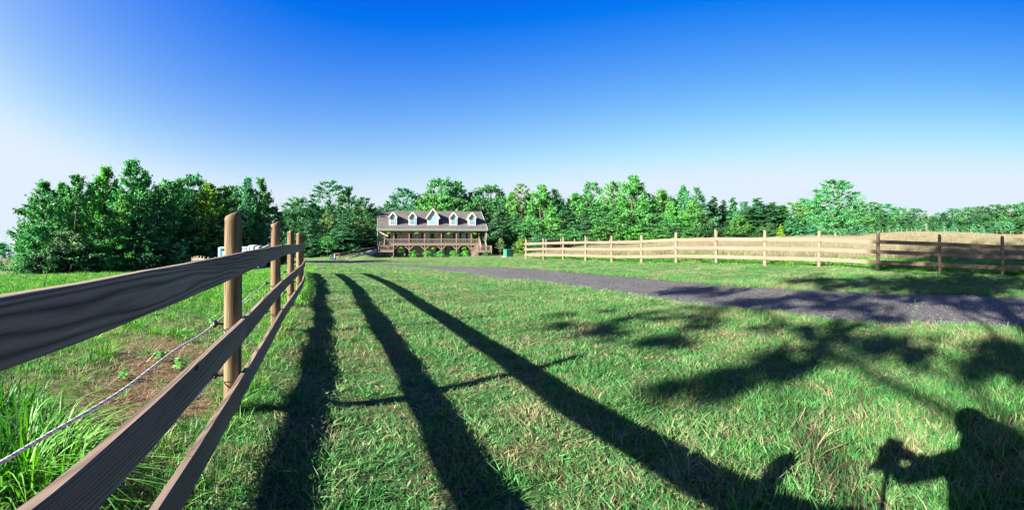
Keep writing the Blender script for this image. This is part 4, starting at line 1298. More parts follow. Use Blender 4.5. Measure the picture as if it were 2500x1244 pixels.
RA, RB, RC = Vector((1.08, 34.0, 0)), Vector((9.16, 18.8, 0)), Vector((15.86, 8.3, 0))
RP = [RA.lerp(RB, k / 7) for k in range(7)] + [RB.lerp(RC, k / 5) for k in range(9)]
def pale_fence():
    org = RB.copy(); org.z = G(RB.x, RB.y)
    root = empty('rail_fence', org)
    tag(root, 'long three-rail board fence across the lawn beyond the gravel drive, sunlit pale', 'fence')
    nrm = Vector((-RFN[0], -RFN[1], 0))
    for i, p in enumerate(RP):
        q = Vector((p.x, p.y, G(p.x, p.y)))
        post('fence_post', q, .074, [1.50, 1.47, 1.50, 1.52, 1.50, 1.46, 1.50, 1.55, 1.52, 1.52, 1.56, 1.52, 1.58, 1.5, 1.5, 1.5, 1.5][i], M['pale_post'], root, org, 60 + i, .03, math.pi, i in (6, 9, 10, 11, 12), 16)
    for z, joints in ((1.14, (0, 1, 3, 5, 7, 9, 10, 12, 14)), (.74, (0, 2, 4, 5, 7, 8, 10, 12, 14)), (.33, (0, 2, 4, 6, 8, 10, 12, 14))):
        for a, b in zip(joints[:-1], joints[1:]):
            for k in range(a, b):
                p, q = RP[k] + nrm * .093, RP[k + 1] + nrm * .093
                d = (q - p).normalized()
                if k == 0: p = p - d * .12
                pa = Vector((p.x, p.y, G(RP[k].x, RP[k].y) + z)) + d * .002
                pb = Vector((q.x, q.y, G(RP[k + 1].x, RP[k + 1].y) + z)) - d * .002
                board('rail', pa, pb, .15, .036, M['pale_rail'], root, org)
pale_fence()

def inner_fence():
    pts = [IF0 + IFD * (2.49 * k) for k in range(13)]
    org = at(1500, 55)
    ztop = [float(q) for q in np.interp(np.arange(13), [0, 5, 12], [1.38, 1.34, .95])]
    root = empty('rail_fence', org)
    tag(root, 'inner board fence of slim pale posts sinking behind the tan hay', 'fence')
    for i, p in enumerate(pts):
        q = Vector((p[0], p[1], G(*p)))
        post('fence_post', q, .06, ztop[i] - q.z, M['pale_post'], root, org, 90 + i, .02, 3.1, False, 10)
    for z in (.28, .66, 1.02):
        for k in range(12):
            pa = Vector((*pts[k], ztop[k] - z)) + Vector((.714, -.70, 0)) * -.085
            pb = Vector((*pts[k + 1], ztop[k + 1] - z)) + Vector((.714, -.70, 0)) * -.085
            board('rail', pa, pb, .14, .034, M['pale_rail'], root, org)
inner_fence()

def far_fence(pxs, d0, d1, hh, label, name='wire_fence', wires=True, m='pale_post'):
    pts = [at(px, d0 + (d1 - d0) * i / max(1, len(pxs) - 1)) for i, px in enumerate(pxs)]
    org = pts[len(pts) // 2]
    root = empty(name, org); tag(root, label, 'fence')
    for i, p in enumerate(pts):
        post('fence_post', p, .07, hh, M[m], root, org, 130 + i, .01, 0, False, 8)
    for z in ((hh * .93, hh * .7) if wires else ()):
        mb = MB()
        mb.tube([p + Vector((0, 0, z)) - org for p in pts], .012, 4)
        mb.build('wire', M['wire'], root)
    return root
far_fence([2148, 2155, 2171, 2187, 2201, 2214, 2226, 2237, 2247, 2305, 2337, 2370, 2402, 2434, 2467, 2498], 100, 98, 1.35, 'wire fence of small pale stakes along the crest of the hayfield')

# board fence running downhill beyond the near fence, seen just above its top rail
def downhill_fence():
    data = [(470, 27.0), (474, 25.6), (477.5, 24.2), (481, 22.9), (485, 21.5), (492, 20.2), (499.5, 19.0), (510, 17.8), (526, 16.6)]
    tops = [627, 626, 625.5, 624.8, 623.8, 624, 625.5, 627, 627.5]
    pts = [Vector((*pol(px, d), EYE - (ty - HOR) / FPX * d)) for (px, d), ty in zip(data, tops)]
    org = pts[4].copy(); org.z = G(org.x, org.y)
    root = empty('rail_fence', org)
    tag(root, 'small-looking pale board fence running downhill in front of the grove', 'fence')
    for i, p in enumerate(pts):
        g = Vector((p.x, p.y, G(p.x, p.y)))
        post('fence_post', g, .05, max(.5, p.z - g.z), M['pale_post'], root, org, 160 + i, .01, 0, False, 10)
    for k in range(len(pts) - 1):
        for dz in (.13, .5):
            board('rail', pts[k] - Vector((0, 0, dz + .02)), pts[k + 1] - Vector((0, 0, dz + .02)), .1, .03, M['pale_rail'], root, org)
downhill_fence()

# dark stakes round the lone tree
for i, (px, d, h) in enumerate([(2024, 73, 1.0), (2060, 74, .8), (2076, 75, 1.3), (2098.5, 75, 1.55), (2066, 72, .9)]):
    p = at(px, d)
    o = post('stake', p, .055, h, M['dark_post'], None, (0, 0, 0), 200 + i, .01, 0, False, 8)
    tag(o, ['short dark stake apart on the house side of the lone tree', 'low dark stake hugging the trunk of the lone tree', 'dark stake just past the lone tree, next to last from the trunk',
            'tallest dark stake, farthest out from the lone tree', 'short dark stake before the lone tree beside its trunk'][i], 'stake')

# tan post with a pointed top among the young conifers
def pointed_post():
    p = at(2262, 101)
    root = empty('pointed_post', p); tag(root, 'tan board post with a pointed top standing among the young conifers', 'post')
    mb = MB(); mb.prism([(-.18, .9), (.18, .9), (.18, 1.9), (0, 2.5), (-.18, 1.9)], 'y', -.09, .09); mb.build('box', M['pale_post'], root)
    mb = MB(); mb.box(-.05, .05, -.05, .05, -.2, .9); mb.build('stem', M['pale_post'], root)
pointed_post()

# ------------------------------------------------------------------ house
HB = at(1056.5, 85.0)
HB.z = -2.04
HA = azp(1056.5) - 0.095
def house():
    root = empty('house', HB, -HA)
    tag(root, 'two-storey beige house with grey shingled roof, five dormers and a long wooden porch', 'house')
    P = root
    w = MB()
    w.prism([(2.4, 0), (10.9, 0), (10.9, 5.62), (6.5, 8.75), (2.4, 5.75)], 'x', -10.05, 8.0)
    w.build('wall', M['siding'], P)
    # main roof: two slopes with a real edge
    e0, r0, b0 = (-.45, 5.30), (6.25, 9.10), (12.6, 5.45)
    rf = MB()
    rf.prism([e0, r0, (6.25, 8.93), (-.45, 5.13)], 'x', -10.5, 10.55)
    rf.prism([r0, b0, (12.6, 5.28), (6.25, 8.93)], 'x', -10.5, 10.55)
    roof = rf.build('roof', M['shingle'], P)
    # gable triangle over the open end of the porch
    gb = MB(); gb.prism([(.1, 5.36), (12.0, 5.40), (6.25, 8.86)], 'x', 10.1, 10.22); gb.build('gable', M['siding'], P)
    fs = MB()
    fs.box(-10.5, 10.55, -.50, -.455, 5.02, 5.29)
    fs.build('fascia', M['trim'], P)
    gt = MB()
    gt.prism([(-.62, 5.28), (-.505, 5.28), (-.505, 5.16), (-.58, 5.16)], 'x', -10.52, 10.57)
    gt.build('gutter', plain('aqua_gutter', (0.50, 0.66, 0.64), .4, .05), P)
    for x0 in (-10.5, 10.51):
        rk = MB()
        rk.bar((x0 + .02, -.46, 5.22), (x0 + .02, 6.25, 9.02), .04, .2)
        rk.bar((x0 + .02, 12.58, 5.36), (x0 + .02, 6.25, 9.02), .04, .2)
        rk.build('rake_board', M['trim'], P)
    sf = MB(); sf.box(-10.3, 10.3, -.40, 2.38, 5.0, 5.06); sf.build('porch_ceiling', M['trim'], P)
    bm_ = MB(); bm_.box(-10.2, 10.25, .0, .14, 4.82, 4.998); bm_.build('porch_beam', M['deck'], P)
    for x in (-10.38, 10.32):
        ds = MB(); ds.tube([(x, -.52, 5.16), (x, -.3, 4.95), (x, -.12, 4.8), (x, -.12, .05 if x < 0 else 3.2)], .055, 8); ds.build('downspout', M['trim'], P, smooth=True)

    def window(x0, x1, z0, z1, y, parent, glass, mullions=1, bars=True, arch=False, double=False):
        fr = MB(); t = .07
        fr.box(x0 - t, x0, y - .06, y + .02, z0 - t, z1 + t); fr.box(x1, x1 + t, y - .06, y + .02, z0 - t, z1 + t)
        fr.box(x0, x1, y - .062, y + .02, z0 - t, z0); fr.box(x0, x1, y - .062, y + .02, z1, z1 + t)
        zm = (z0 + z1) / 2
        fr.box(x0, x1, y - .05, y + .01, zm - .03, zm + .03)
        if double:
            xm = (x0 + x1) / 2; fr.box(xm - .06, xm + .06, y - .058, y + .015, z0, z1)
        if bars:
            nx = 6 if double else mullions + 1
            for k in range(1, nx):
                xx = x0 + (x1 - x0) * k / nx
                fr.box(xx - .012, xx + .012, y - .045, y, z0, z1)
            for zz in (z0 + (zm - z0) / 2, zm + (z1 - zm) / 2):
                fr.box(x0, x1, y - .043, y - .002, zz - .012, zz + .012)
        if arch:
            c = (x0 + x1) / 2; r = (x1 - x0) / 2
            for k in range(16):
                a0, a1 = math.pi * k / 16, math.pi * (k + 1) / 16
                fr.bar((c + (r + t / 2) * math.cos(a0), y - .02, z1 + t + (r + t / 2) * math.sin(a0)), (c + (r + t / 2) * math.cos(a1), y - .02, z1 + t + (r + t / 2) * math.sin(a1)), .085, t)
            for k in (4, 8, 12):
                a0 = math.pi * k / 16
                fr.bar((c, y - .025, z1 + t), (c + r * math.cos(a0), y - .025, z1 + t + r * math.sin(a0)), .03, .03)
        o = fr.build('window', M['trim'], parent)
        g = MB(); g.box(x0, x1, y - .02, y + .012, z0, z1)
        if arch:
            c = (x0 + x1) / 2; r = (x1 - x0) / 2
            g.prism([(c + r * math.cos(math.pi * k / 16), z1 + t + .001 + r * math.sin(math.pi * k / 16)) for k in range(17)], 'y', y - .02, y + .012)
        g.build('pane', glass, o)
        return o
    def shutter(x0, x1, z0, z1, y=2.4):
        s = MB(); s.box(x0, x1, y - .05, y - .004, z0, z1)
        n = int((z1 - z0) / .09)
        for k in range(1, n):
            zz = z0 + k * (z1 - z0) / n
            s.box(x0 + .05, x1 - .05, y - .06, y - .045, zz - .02, zz + .02)
        s.build('shutter', M['shutter'], P)

    # dormers
    for c, hw, ze, zp, oh, kind in ((-7.52, .70, 7.60, 8.50, .79, 0), (-3.78, .70, 7.60, 8.50, .79, 0), (.10, 1.02, 7.72, 9.20, 1.28, 1), (4.06, .70, 7.60, 8.50, .79, 0), (7.66, .70, 7.60, 8.50, .79, 0)):
        y0 = .9
        yb = (zp - 5.30) / .567 - .45
        base = MB()
        base.prism([(c - hw, 5.9), (c + hw, 5.9), (c + hw, ze), (c, ze + (zp - ze) * .92), (c - hw, ze)], 'y', y0, min(yb + .2, 6.3))
        dm = base.build('dormer', M['siding'], P)
        # two roof leaves
        sl_ = (zp - ze) / hw
        zo = zp - sl_ * oh
        rr = MB()
        for s in (-1, 1):
            a, b = (c, zp), (c + s * oh, zo)
            rr.prism([a, b, (b[0], b[1] - .10), (a[0], a[1] - .10)] if s > 0 else [b, a, (a[0], a[1] - .10), (b[0], b[1] - .10)], 'y', y0 - .28, yb + .25)
        rr.build('dormer_roof', M['shingle'], dm)
        tr = MB()
        for s in (-1, 1):
            tr.bar((c + s * .02, y0 - .30, zp - .02), (c + s * (oh + .02), y0 - .30, zo - .02), .04, .20)
            tr.bar((c + s * (oh - .07), y0 - .28, zo - .11), (c + s * (oh - .07), yb - 1.0, zo - .11), .14, .05)
            tr.box(c + s * hw - .05, c + s * hw + .05, y0 - .03, y0 + .06, 5.9, ze)
        tr.build('dormer_trim', M['trim'], dm)
        if kind:
            window(c - .66, c + .66, 6.22, 7.52, y0, dm, M['curtain_glass'], 3, True, True)
        else:
            window(c - .41, c + .41, 6.18, 7.52, y0, dm, M['blue_glass'], 1)
        fl = MB(); fl.box(c - hw - .02, c + hw + .02, y0 - .045, y0 - .004, 5.86, 6.08); fl.build('dormer_apron', M['trim'], dm)

    # porch: deck, posts, braces, railing
    dk = MB()
    dk.box(-9.05, 9.0, -.02, 2.38, 2.46, 2.52); dk.box(8.0, 10.2, .3, 5.8, 2.461, 2.521)
    dk.build('porch_floor', M['deck'], P)
    bd = MB(); bd.box(-8.95, 8.95, -.055, -.021, 2.22, 2.50); bd.box(-8.95, 8.95, .03, .16, 2.18, 2.455); bd.build('rim_joist', M['deck'], P)
    xs = [-7.36, -4.45, -1.52, 1.66, 4.54, 7.38]
    for x in xs:
        mb = MB(); mb.box(x - .075, x + .075, .0, .15, -.2, 5.0); mb.build('porch_post', M['deck'], P)
        for s in (-1, 1):
            b = MB(); b.bar((x + s * .07, .07, 1.42), (x + s * .78, .07, 2.16), .10, .12); b.build('brace', M['brace'], P)
    for x, z0 in ((-10.1, -.2), (-9.0, 1.2), (8.9, 1.1), (10.14, 1.1)):
        mb = MB(); mb.box(x - .07, x + .07, .0, .14, z0, 5.0); mb.build('porch_post', M['deck'], P)
    for y in (2.9, 5.6):
        mb = MB(); mb.box(10.07, 10.21, y, y + .14, -.2, 5.3); mb.build('porch_post', M['deck'], P)
    def railing(a, b, z, h=.92, parent=P, name='railing'):
        a, b = Vector((*a, z)), Vector((*b, z)) if len(b) == 2 else Vector(b)
        r = MB(); up = Vector((0, 0, 1)); L = (b - a).length
        r.bar(a + up * h, b + up * h, .10, .05); r.bar(a + up * (h - .09), b + up * (h - .09), .04, .09); r.bar(a + up * .1, b + up * .1, .04, .09)
        n = int(L / .17)
        for k in range(n + 1):
            p = a.lerp(b, (k + .5) / (n + 1))
            r.bar(p + up * .12, p + up * (h - .05), .03, .03, (0, 1, 0))
        return r.build(name, M['deck'], parent)
    edges = [-9.0] + xs + [8.9]
    for x0, x1 in zip(edges[:-1], edges[1:]):
        railing((x0 + .075, .07), (x1 - .075, .07), 2.52)
    railing((10.14, 2.9), (10.14, 5.6), 2.52)
    railing((8.97, .15), (8.97, .3), 2.52)
    # landings with stairs at both ends
    def landing(x0, x1, y0, y1, z):
        m = MB(); m.box(x0, x1, y0, y1, z - .06, z); m.box(x0, x1, y0 - .04, y0 - .002, z - .26, z + .01); m.box(x0, x0 + .04, y0, y1, z - .26, z - .06); m.box(x1 - .04, x1, y0, y1, z - .26, z - .06)
        m.build('landing', M['deck'], P)
        for x in (x0 + .07, x1 - .07):
            p = MB(); p.box(x - .07, x + .07, y0 + .0, y0 + .14, -.2, z + 1.0); p.build('landing_post', M['deck'], P)
        railing((x0 + .14, y0 + .07), (x1 - .14, y0 + .07), z, .98)
        railing((x0 + .07, y0 + .14), (x0 + .07, y1), z, .98)
        railing((x1 - .07, y0 + .14), (x1 - .07, y1), z, .98)
    def stairs(a, b, wv, n, closed=False):
        """flight from a (top) to b (foot); wv = half width vector"""
        a, b, wv = Vector(a), Vector(b), Vector(wv)
        m = MB()
        for s in (-1, 1): m.bar(a + wv * s - Vector((0, 0, .12)), b + wv * s - Vector((0, 0, .05)), .05, .26)
        d = (b - a); dh = Vector((d.x, d.y, 0))
        for k in range(n):
            p = a + d * ((k + .5) / n)
            m.bar(p - wv, p + wv, dh.length / n * 1.02, .045)
        m.build('stairs', M['deck'], P)
        for s in (-1, 1):
            r = MB(); up = Vector((0, 0, 1))
            p0, p1 = a + wv * s, b + wv * s
            r.bar(p0 + up * .95, p1 + up * .95, .09, .05); r.bar(p0 + up * .12, p1 + up * .12, .04, .08)
            for k in range(int(d.length / .13)):
                q = p0.lerp(p1, (k + .5) / int(d.length / .13))
                r.bar(q + up * .1, q + up * .94, .036, .036, (0, 1, 0))
            r.build('stair_railing', M['brace'], P)
    landing(-10.2, -7.36, -1.75, -.10, 1.27)
    stairs((-9.55, .0, 2.5), (-9.55, -1.0, 1.35), (.45, 0, 0), 6)
    stairs((-8.75, -.65, 1.22), (-7.45, -.65, .02), (0, .42, 0), 6)
    landing(8.05, 10.75, -2.9, -1.55, 1.20)
    stairs((9.52, .0, 2.5), (9.52, -1.6, 1.22), (.52, 0, 0), 7)
    stairs((8.0, -2.2, 1.18), (7.05, -2.2, .0), (0, .5, 0), 6)
    mb = MB(); mb.box(7.75, 7.9, -2.75, -2.6, -.2, 1.2); mb.build('landing_post', M['deck'], P)

    yw = 2.4
    # upper storey openings
    def xz(z): return (z - 1018.7) / 65.2 + .23
    def door(x0, x1, z0, z1, m, glass=None, frame=M['trim'], side=False):
        d = MB(); d.box(x0, x1, yw - .03, yw + .02, z0, z1); o = d.build('door', m, P)
        f = MB()
        for q in (x0 - .09, x1): f.box(q, q + .09, yw - .07, yw + .02, z0, z1 + .1)
        f.box(x0, x1, yw - .071, yw + .02, z1, z1 + .1); f.build('door_frame', frame, o)
        if glass:
            g = MB(); g.box(x0 + .16, x1 - .16, yw - .042, yw - .01, z0 + .75, z1 - .2); g.build('door_glass', glass, o)
        h = MB(); h.ball((x1 - .1, yw - .07, z0 + 1.0), .035, 8, 6); h.build('handle', M['steel'], o)
    Z2 = 2.52
    door(xz(492), xz(520), Z2, Z2 + 2.05, M['white_door'], M['blue_glass'])
    shutter(xz(455), xz(479), Z2 + .55, Z2 + 2.1); shutter(xz(543), xz(567), Z2 + .55, Z2 + 2.1)
    window(xz(762), xz(868), Z2 + .45, Z2 + 2.02, yw, P, M['glass'], 1, True, False, True)
    shutter(xz(732), xz(755), Z2 + .4, Z2 + 2.08); shutter(xz(874), xz(897), Z2 + .4, Z2 + 2.08)
    door(xz(985), xz(1038), Z2, Z2 + 1.95, M['door'])
    for a, b in ((962, 978), (1044, 1060)):
        m = MB(); m.box(xz(a), xz(b), yw - .05, yw + .02, Z2, Z2 + 1.98); o = m.build('sidelight', M['white_door'], P)
        g = MB(); g.box(xz(a) + .06, xz(b) - .06, yw - .06, yw - .03, Z2 + .8, Z2 + 1.8); g.build('pane', M['glass'], o)
    m = MB(); m.box(xz(960), xz(1062), yw - .075, yw + .02, Z2 + 2.06, Z2 + 2.42); o = m.build('transom', M['trim'], P)
    g = MB(); g.box(xz(966), xz(1056), yw - .085, yw - .05, Z2 + 2.12, Z2 + 2.35); g.build('pane', M['glass'], o)
    m = MB(); m.tube([(xz(1101), yw - .1, Z2 + 1.45), (xz(1101), yw - .1, Z2 + 1.75)], [.05, .08], 8); m.ball((xz(1101), yw - .1, Z2 + 1.8), .05, 8, 6); m.box(xz(1101) - .04, xz(1101) + .04, yw - .1, yw, Z2 + 1.58, Z2 + 1.66); m.build('porch_lamp', M['black'], P)
    window(xz(1167), xz(1273), Z2 + .45, Z2 + 2.02, yw, P, M['glass'], 1, True, False, True)
    shutter(xz(1138), xz(1160), Z2 + .4, Z2 + 2.08); shutter(xz(1279), xz(1300), Z2 + .4, Z2 + 2.08)
    window(xz(1390), xz(1438), Z2 + .45, Z2 + 2.0, yw, P, M['blue_glass'], 1)
    shutter(xz(1361), xz(1384), Z2 + .4, Z2 + 2.08); shutter(xz(1444), xz(1466), Z2 + .4, Z2 + 2.08)
    # lower storey
    door(xz(669), xz(716), .02, 1.62, M['door'])
    shutter(xz(538), xz(560), .25, 1.85)
    door(xz(1054), xz(1104), .02, 1.66, M['door'])
    window(xz(1200), xz(1250), .45, 1.85, yw, P, M['glass'], 1)
    shutter(xz(1174), xz(1194), .4, 1.9); shutter(xz(1256), xz(1276), .4, 1.9)
    window(xz(1390), xz(1444), .45, 1.85, yw, P, M['glass'], 1)
    shutter(xz(1364), xz(1384), .4, 1.9); shutter(xz(1450), xz(1470), .4, 1.9)
    fd = MB(); fd.box(-10.08, -7.7, yw - .09, yw - .003, -.3, 1.25); fd.build('foundation', M['concrete'], P)
house()

def hloc(x, y, z):
    a = HA
    return Vector((HB.x + x * math.cos(a) + y * math.sin(a), HB.y - x * math.sin(a) + y * math.cos(a), HB.z + z))

# porch swing
def porch_swing():
    o0 = hloc(-2.55, 1.3, .45)
    root = empty('porch_swing', o0, -HA); tag(root, 'wooden bench swing hanging on pale ropes under the porch', 'swing')
    m = MB()
    for k in range(5): m.box(-.62, .62, -.25 + k * .1, -.17 + k * .1, 0, .03)
    m.build('seat', M['brace'], root)
    m = MB()
    for k in range(4): m.box(-.62, .62, .26, .29, .08 + k * .11, .16 + k * .11)
    m.box(-.6, -.54, .24, .26, 0, .5); m.box(.54, .6, .24, .26, 0, .5); m.build('backrest', M['brace'], root)
    for s in (-1, 1):
        m = MB(); m.tube([(s * .66, 0, 0), (s * .68, 0, 1.72)], .018, 6); m.build('rope', M['rope'], root)
porch_swing()

# hanging ferns and flower baskets
def fern_proto():
    rng = np.random.default_rng(4)
    root = empty('hanging_fern', (0, 0, 0))
    P_, N_ = [], []
    for k in range(64):
        a = rng.uniform(0, 6.283); L = rng.uniform(.30, .52); e = rng.uniform(.1, .9)
        u = np.linspace(.1, 1, 14)
        r = L * u * (.55 + .45 * math.cos(e)); z = .18 + L * (math.sin(e) * u * 1.1 - .95 * u ** 2)
        for sgn in (-1, 1):
            off = sgn * .035 * (1 - .6 * u)
            P_.append(np.column_stack([np.cos(a) * r - np.sin(a) * off, np.sin(a) * r + np.cos(a) * off, z]))
            N_.append(rng.normal(0, .4, (14, 3)) + np.array([0, 0, 1]))
    P_, N_ = np.concatenate(P_), np.concatenate(N_)
    v, f = rhombs(P_, N_, rng, .085, .6)
    me = mesh_np('fronds', v, f, rng.random(len(f))); me.materials.append(M['leaf'])
    o = new_mesh_obj('fronds', me, root); o.color = (.20, .42, .05, 1)
    m = MB(); m.tube([(0, 0, -.02), (0, 0, .16)], [.10, .17], 12); m.build('pot', M['coco'], root, smooth=True)
    m = MB(); m.tube([(0, 0, .16), (0, 0, .72)], .008, 5); m.build('hanger', M['wire'], root)
    return root
FERN = fern_proto()
FLAB = ['upper hanging fern beside the white porch door', 'upper hanging fern before the double window nearer the white door', 'upper hanging fern before the double window past the front door', 'upper hanging fern at the open end of the porch',
        'lower hanging fern under the porch beside the basement door', 'lower hanging fern under the porch below the front door', 'lower hanging fern under the porch before the last basement window']
for i, (zx, z) in enumerate([(465, 4.42), (815, 4.42), (1228, 4.42), (1562, 4.40), (620, 1.62), (1025, 1.58), (1422, 1.62)]):
    o = FERN if i == 0 else copy_tree(FERN)
    o.location = hloc((zx - 1018.7) / 67.1, -.15 if z > 3 else -.12, z)
    o.rotation_euler = (0, 0, i * 1.3)
    tag(o, FLAB[i], 'fern', 'hanging ferns along the porch')

def basket(zx, flower, label):
    root = empty('flower_basket', hloc((zx - 1018.7) / 67.1 + .02, .9, 4.42)); tag(root, label, 'flower basket', 'flower baskets under the porch roof')
    rng = np.random.default_rng(int(zx))
    d = unit(rng, 260); d[:, 2] = np.abs(d[:, 2]) * .7
    v, f = rhombs(d * np.array([.34, .34, .25]) * rng.uniform(.6, 1, (260, 1)) + np.array([0, 0, .18]), d + rng.normal(0, .4, d.shape), rng, .1, .8)
    me = mesh_np('flowers', v, f, rng.random(len(f))); me.materials.append(M[flower]); new_mesh_obj('flowers', me, root)
    m = MB(); m.ball((0, 0, .16), .22, 12, 8, (1, 1, .9)); m.build('pot', M['coco'], root, smooth=True)
    m = MB(); m.tube([(0, 0, .3), (0, 0, .6)], .008, 5); m.build('hanger', M['wire'], root)
basket(615, 'pink', 'pale pink flower basket hanging near the white porch door')
basket(525, 'pink', 'pink flower basket hanging directly before the white porch door')
basket(1415, 'pink', 'pink flower basket hanging before the single upper window')

# clipped shrubs along the front wall
SH = [(605, .78, 1.36, 1.25, 'deep', 'dark shrub beside the basement door of the house'), (772, .8, 1.42, 1.25, 'mid', 'rounded shrub between the basement door and the porch swing'), (772, 1.45, 1.0, .62, 'bright', 'low bright shrub in front of the shrub by the porch swing'),
      (942, .9, 1.38, 1.2, 'mid', 'rounded shrub alone between the swing and the second basement door'), (1100, .8, 1.35, 1.2, 'mid', 'tall rounded shrub before the second basement door'), (1124, 1.45, 1.1, .68, 'bright', 'low bright shrub at the second basement door'),
      (1282, .8, 1.40, 1.2, 'mid', 'tall rounded shrub past the basement window'), (1312, 1.45, 1.1, .68, 'bright', 'low bright shrub past the basement window'), (1432, .9, 1.30, 1.28, 'mid', 'rounded shrub beneath the last lower hanging fern'),
      (1046, .9, .55, .62, 'blue', 'small greyish plant beside the second basement door')]
for i, (zx, yo, w_, h_, colr, lab) in enumerate(SH):
    p = hloc((zx - 1018.7) / 67.1, -yo + .6, -.06); p.z = min(p.z, G(p.x, p.y) - .05)
    o = plant(('shrub', 1 + i % 3), p, h_ + .12, w_, [x * q_ for x, q_ in zip(GREENS['bright' if colr == 'mid' else colr], (1.2, 1.35, 1.0))], i * 1.7)
    tag(o, lab, 'shrub', 'shrubs along the house front')
for px, d, w_, h_, colr, lab in ((915, 82.2, 1.1, .7, 'pale', 'low pale weedy plant at the foot of the retaining wall by the porch'), (1222, 78, 1.3, 3.2, 'pale', 'thin sparse sapling between the house and the green metal box'), (1188, 83.2, 1.2, 1.0, 'mid', 'leafy plant under the porch landing at the gable end')):
    p = at(px, d); p.z -= .06
    tag(plant(('loose', 2) if h_ > 2 else ('shrub', 2), p, h_, w_, GREENS[colr], 1.1), lab, 'sapling' if h_ > 2 else 'plant')
# red flowers and a pale ornament under the far landing
def red_flowers():
    p = hloc(9.85, -2.0, 0); root = empty('flowering_plant', p); tag(root, 'plant with red blooms in the shade under the far porch landing', 'plant')
    rng = np.random.default_rng(8)
    c = rng.normal(0, .26, (220, 3)) + np.array([0, 0, .55]); c[:, 2] = np.clip(c[:, 2], .02, 1.1)
    v, f = rhombs(c, rng.normal(size=c.shape), rng, .13); me = mesh_np('leaves', v, f, rng.random(len(f))); me.materials.append(M['leaf']); o = new_mesh_obj('leaves', me, root); o.color = (.06, .2, .06, 1)
    c = rng.normal(0, .25, (60, 3)) + np.array([0, 0, .8]); c[:, 2] = np.clip(c[:, 2], .3, 1.2)
    v, f = rhombs(c, rng.normal(size=c.shape), rng, .12, .9); me = mesh_np('blossoms', v, f); me.materials.append(M['red']); new_mesh_obj('blossoms', me, root)
red_flowers()

# ------------------------------------------------------------------ retaining wall with its rail
def retaining():
    a, b = Vector((*pol(846, 73.5), 0)), Vector((*pol(922, 83.8), 0))
    org = a.lerp(b, .5); org.z = G(org.x, org.y)
    d = (b - a).normalized(); n = Vector((-d.y, d.x, 0))
    if n.y < 0: n = -n
    m = MB(); K = 10
    v, f = [], []
    for i in range(K + 1):
        t = i / K; p = a.lerp(b, t)
        dist = p.length; top = EYE - (np.interp(t, [0, .35, 1], [630.5, 622.0, 606.5]) - HOR) / FPX * dist
        for off in (0, .3):
            for z in (G(p.x, p.y) - .6, top):
                q = p + n * off - org; v.append((q.x, q.y, z - org.z))
    for i in range(K):
        s, e = i * 4, i * 4 + 4
        f += [(s, e, e + 1, s + 1), (s + 2, s + 3, e + 3, e + 2), (s + 1, e + 1, e + 3, s + 3), (s, s + 2, e + 2, e)]
    f += [(0, 1, 3, 2), (K * 4, K * 4 + 2, K * 4 + 3, K * 4 + 1)]
    m.add(v, f)
    o = m.build('retaining_wall', M['concrete']); o.location = org
    tag(o, 'stained grey concrete retaining wall sloping up to the house corner', 'wall')
    root = empty('rail_fence', org); tag(root, 'weathered rail fence climbing along the top of the concrete retaining wall', 'fence')
    P = []
    for px, dd, yt, yb in ((815, 74, 618, 628), (831, 74, 617.5, 629), (855, 75.6, 612.5, 626), (880, 78.8, 608.5, 619), (902, 82, 604.5, 613), (921, 84.6, 600.8, 607)):
        x, y = pol(px, dd); P.append((Vector((x, y, EYE - (yt - HOR) / FPX * dd)) + n * .15, EYE - (yb - HOR) / FPX * dd))
    for i, (p, zb) in enumerate(P):
        zb = min(zb, G(p.x, p.y) if i < 2 else zb) - .15
        mb = MB(); mb.box(-.06, .06, -.06, .06, zb - p.z, .05); q = mb.build('fence_post', M['dark_post'], root); q.location = p - org
    for i in range(len(P) - 1):
        for dz in (.05, .5):
            board('rail', P[i][0] - Vector((0, 0, dz)) - n * .08, P[i + 1][0] - Vector((0, 0, dz)) - n * .08, .13, .04, M['brace'], root, org)
retaining()

# lavender pedestal with a basin on the edge of the drive
def pedestal():
    p = Vector((*unproj(817.5, 634.0), 0)); p.z = G(p.x, p.y)
    d = p.length; s = d / FPX
    root = empty('garden_ornament', p); tag(root, 'lavender and indigo garden ornament standing where the drive meets the bank', 'ornament')
    m = MB(); m.tube([(0, 0, -.05), (0, 0, 2.6 * s), (0, 0, 3.4 * s)], [2.1 * s, 1.9 * s, 2.4 * s], 14); m.build('base', M['indigo'], root, smooth=True)
    m = MB(); m.tube([(0, 0, 3.4 * s), (0, 0, 5.6 * s), (0, 0, 7 * s), (0, 0, 10 * s)], [2.3 * s, 2.7 * s, 2.0 * s, 2.4 * s], 14); m.build('body', M['lavender'], root, smooth=True)
    m = MB(); m.tube([(0, 0, 10 * s), (0, 0, 10.4 * s), (0, 0, 10.9 * s)], [2.4 * s, 4.0 * s, 4.2 * s], 14); m.build('basin', M['lavender'], root, smooth=True)
    m = MB(); m.ball((0, 0, 12.0 * s), 1.2 * s, 10, 8); m.build('finial', M['trim'], root, smooth=True)
pedestal()
def dark_pot():
    p = Vector((*unproj(807.5, 634.0), 0)); p.z = G(p.x, p.y)
    tag(plant(('shrub', 3), p - Vector((0, 0, .05)), .9, .62, GREENS['blue'], .4), 'small dark plant beside the lavender ornament at the bank', 'plant')
dark_pot()

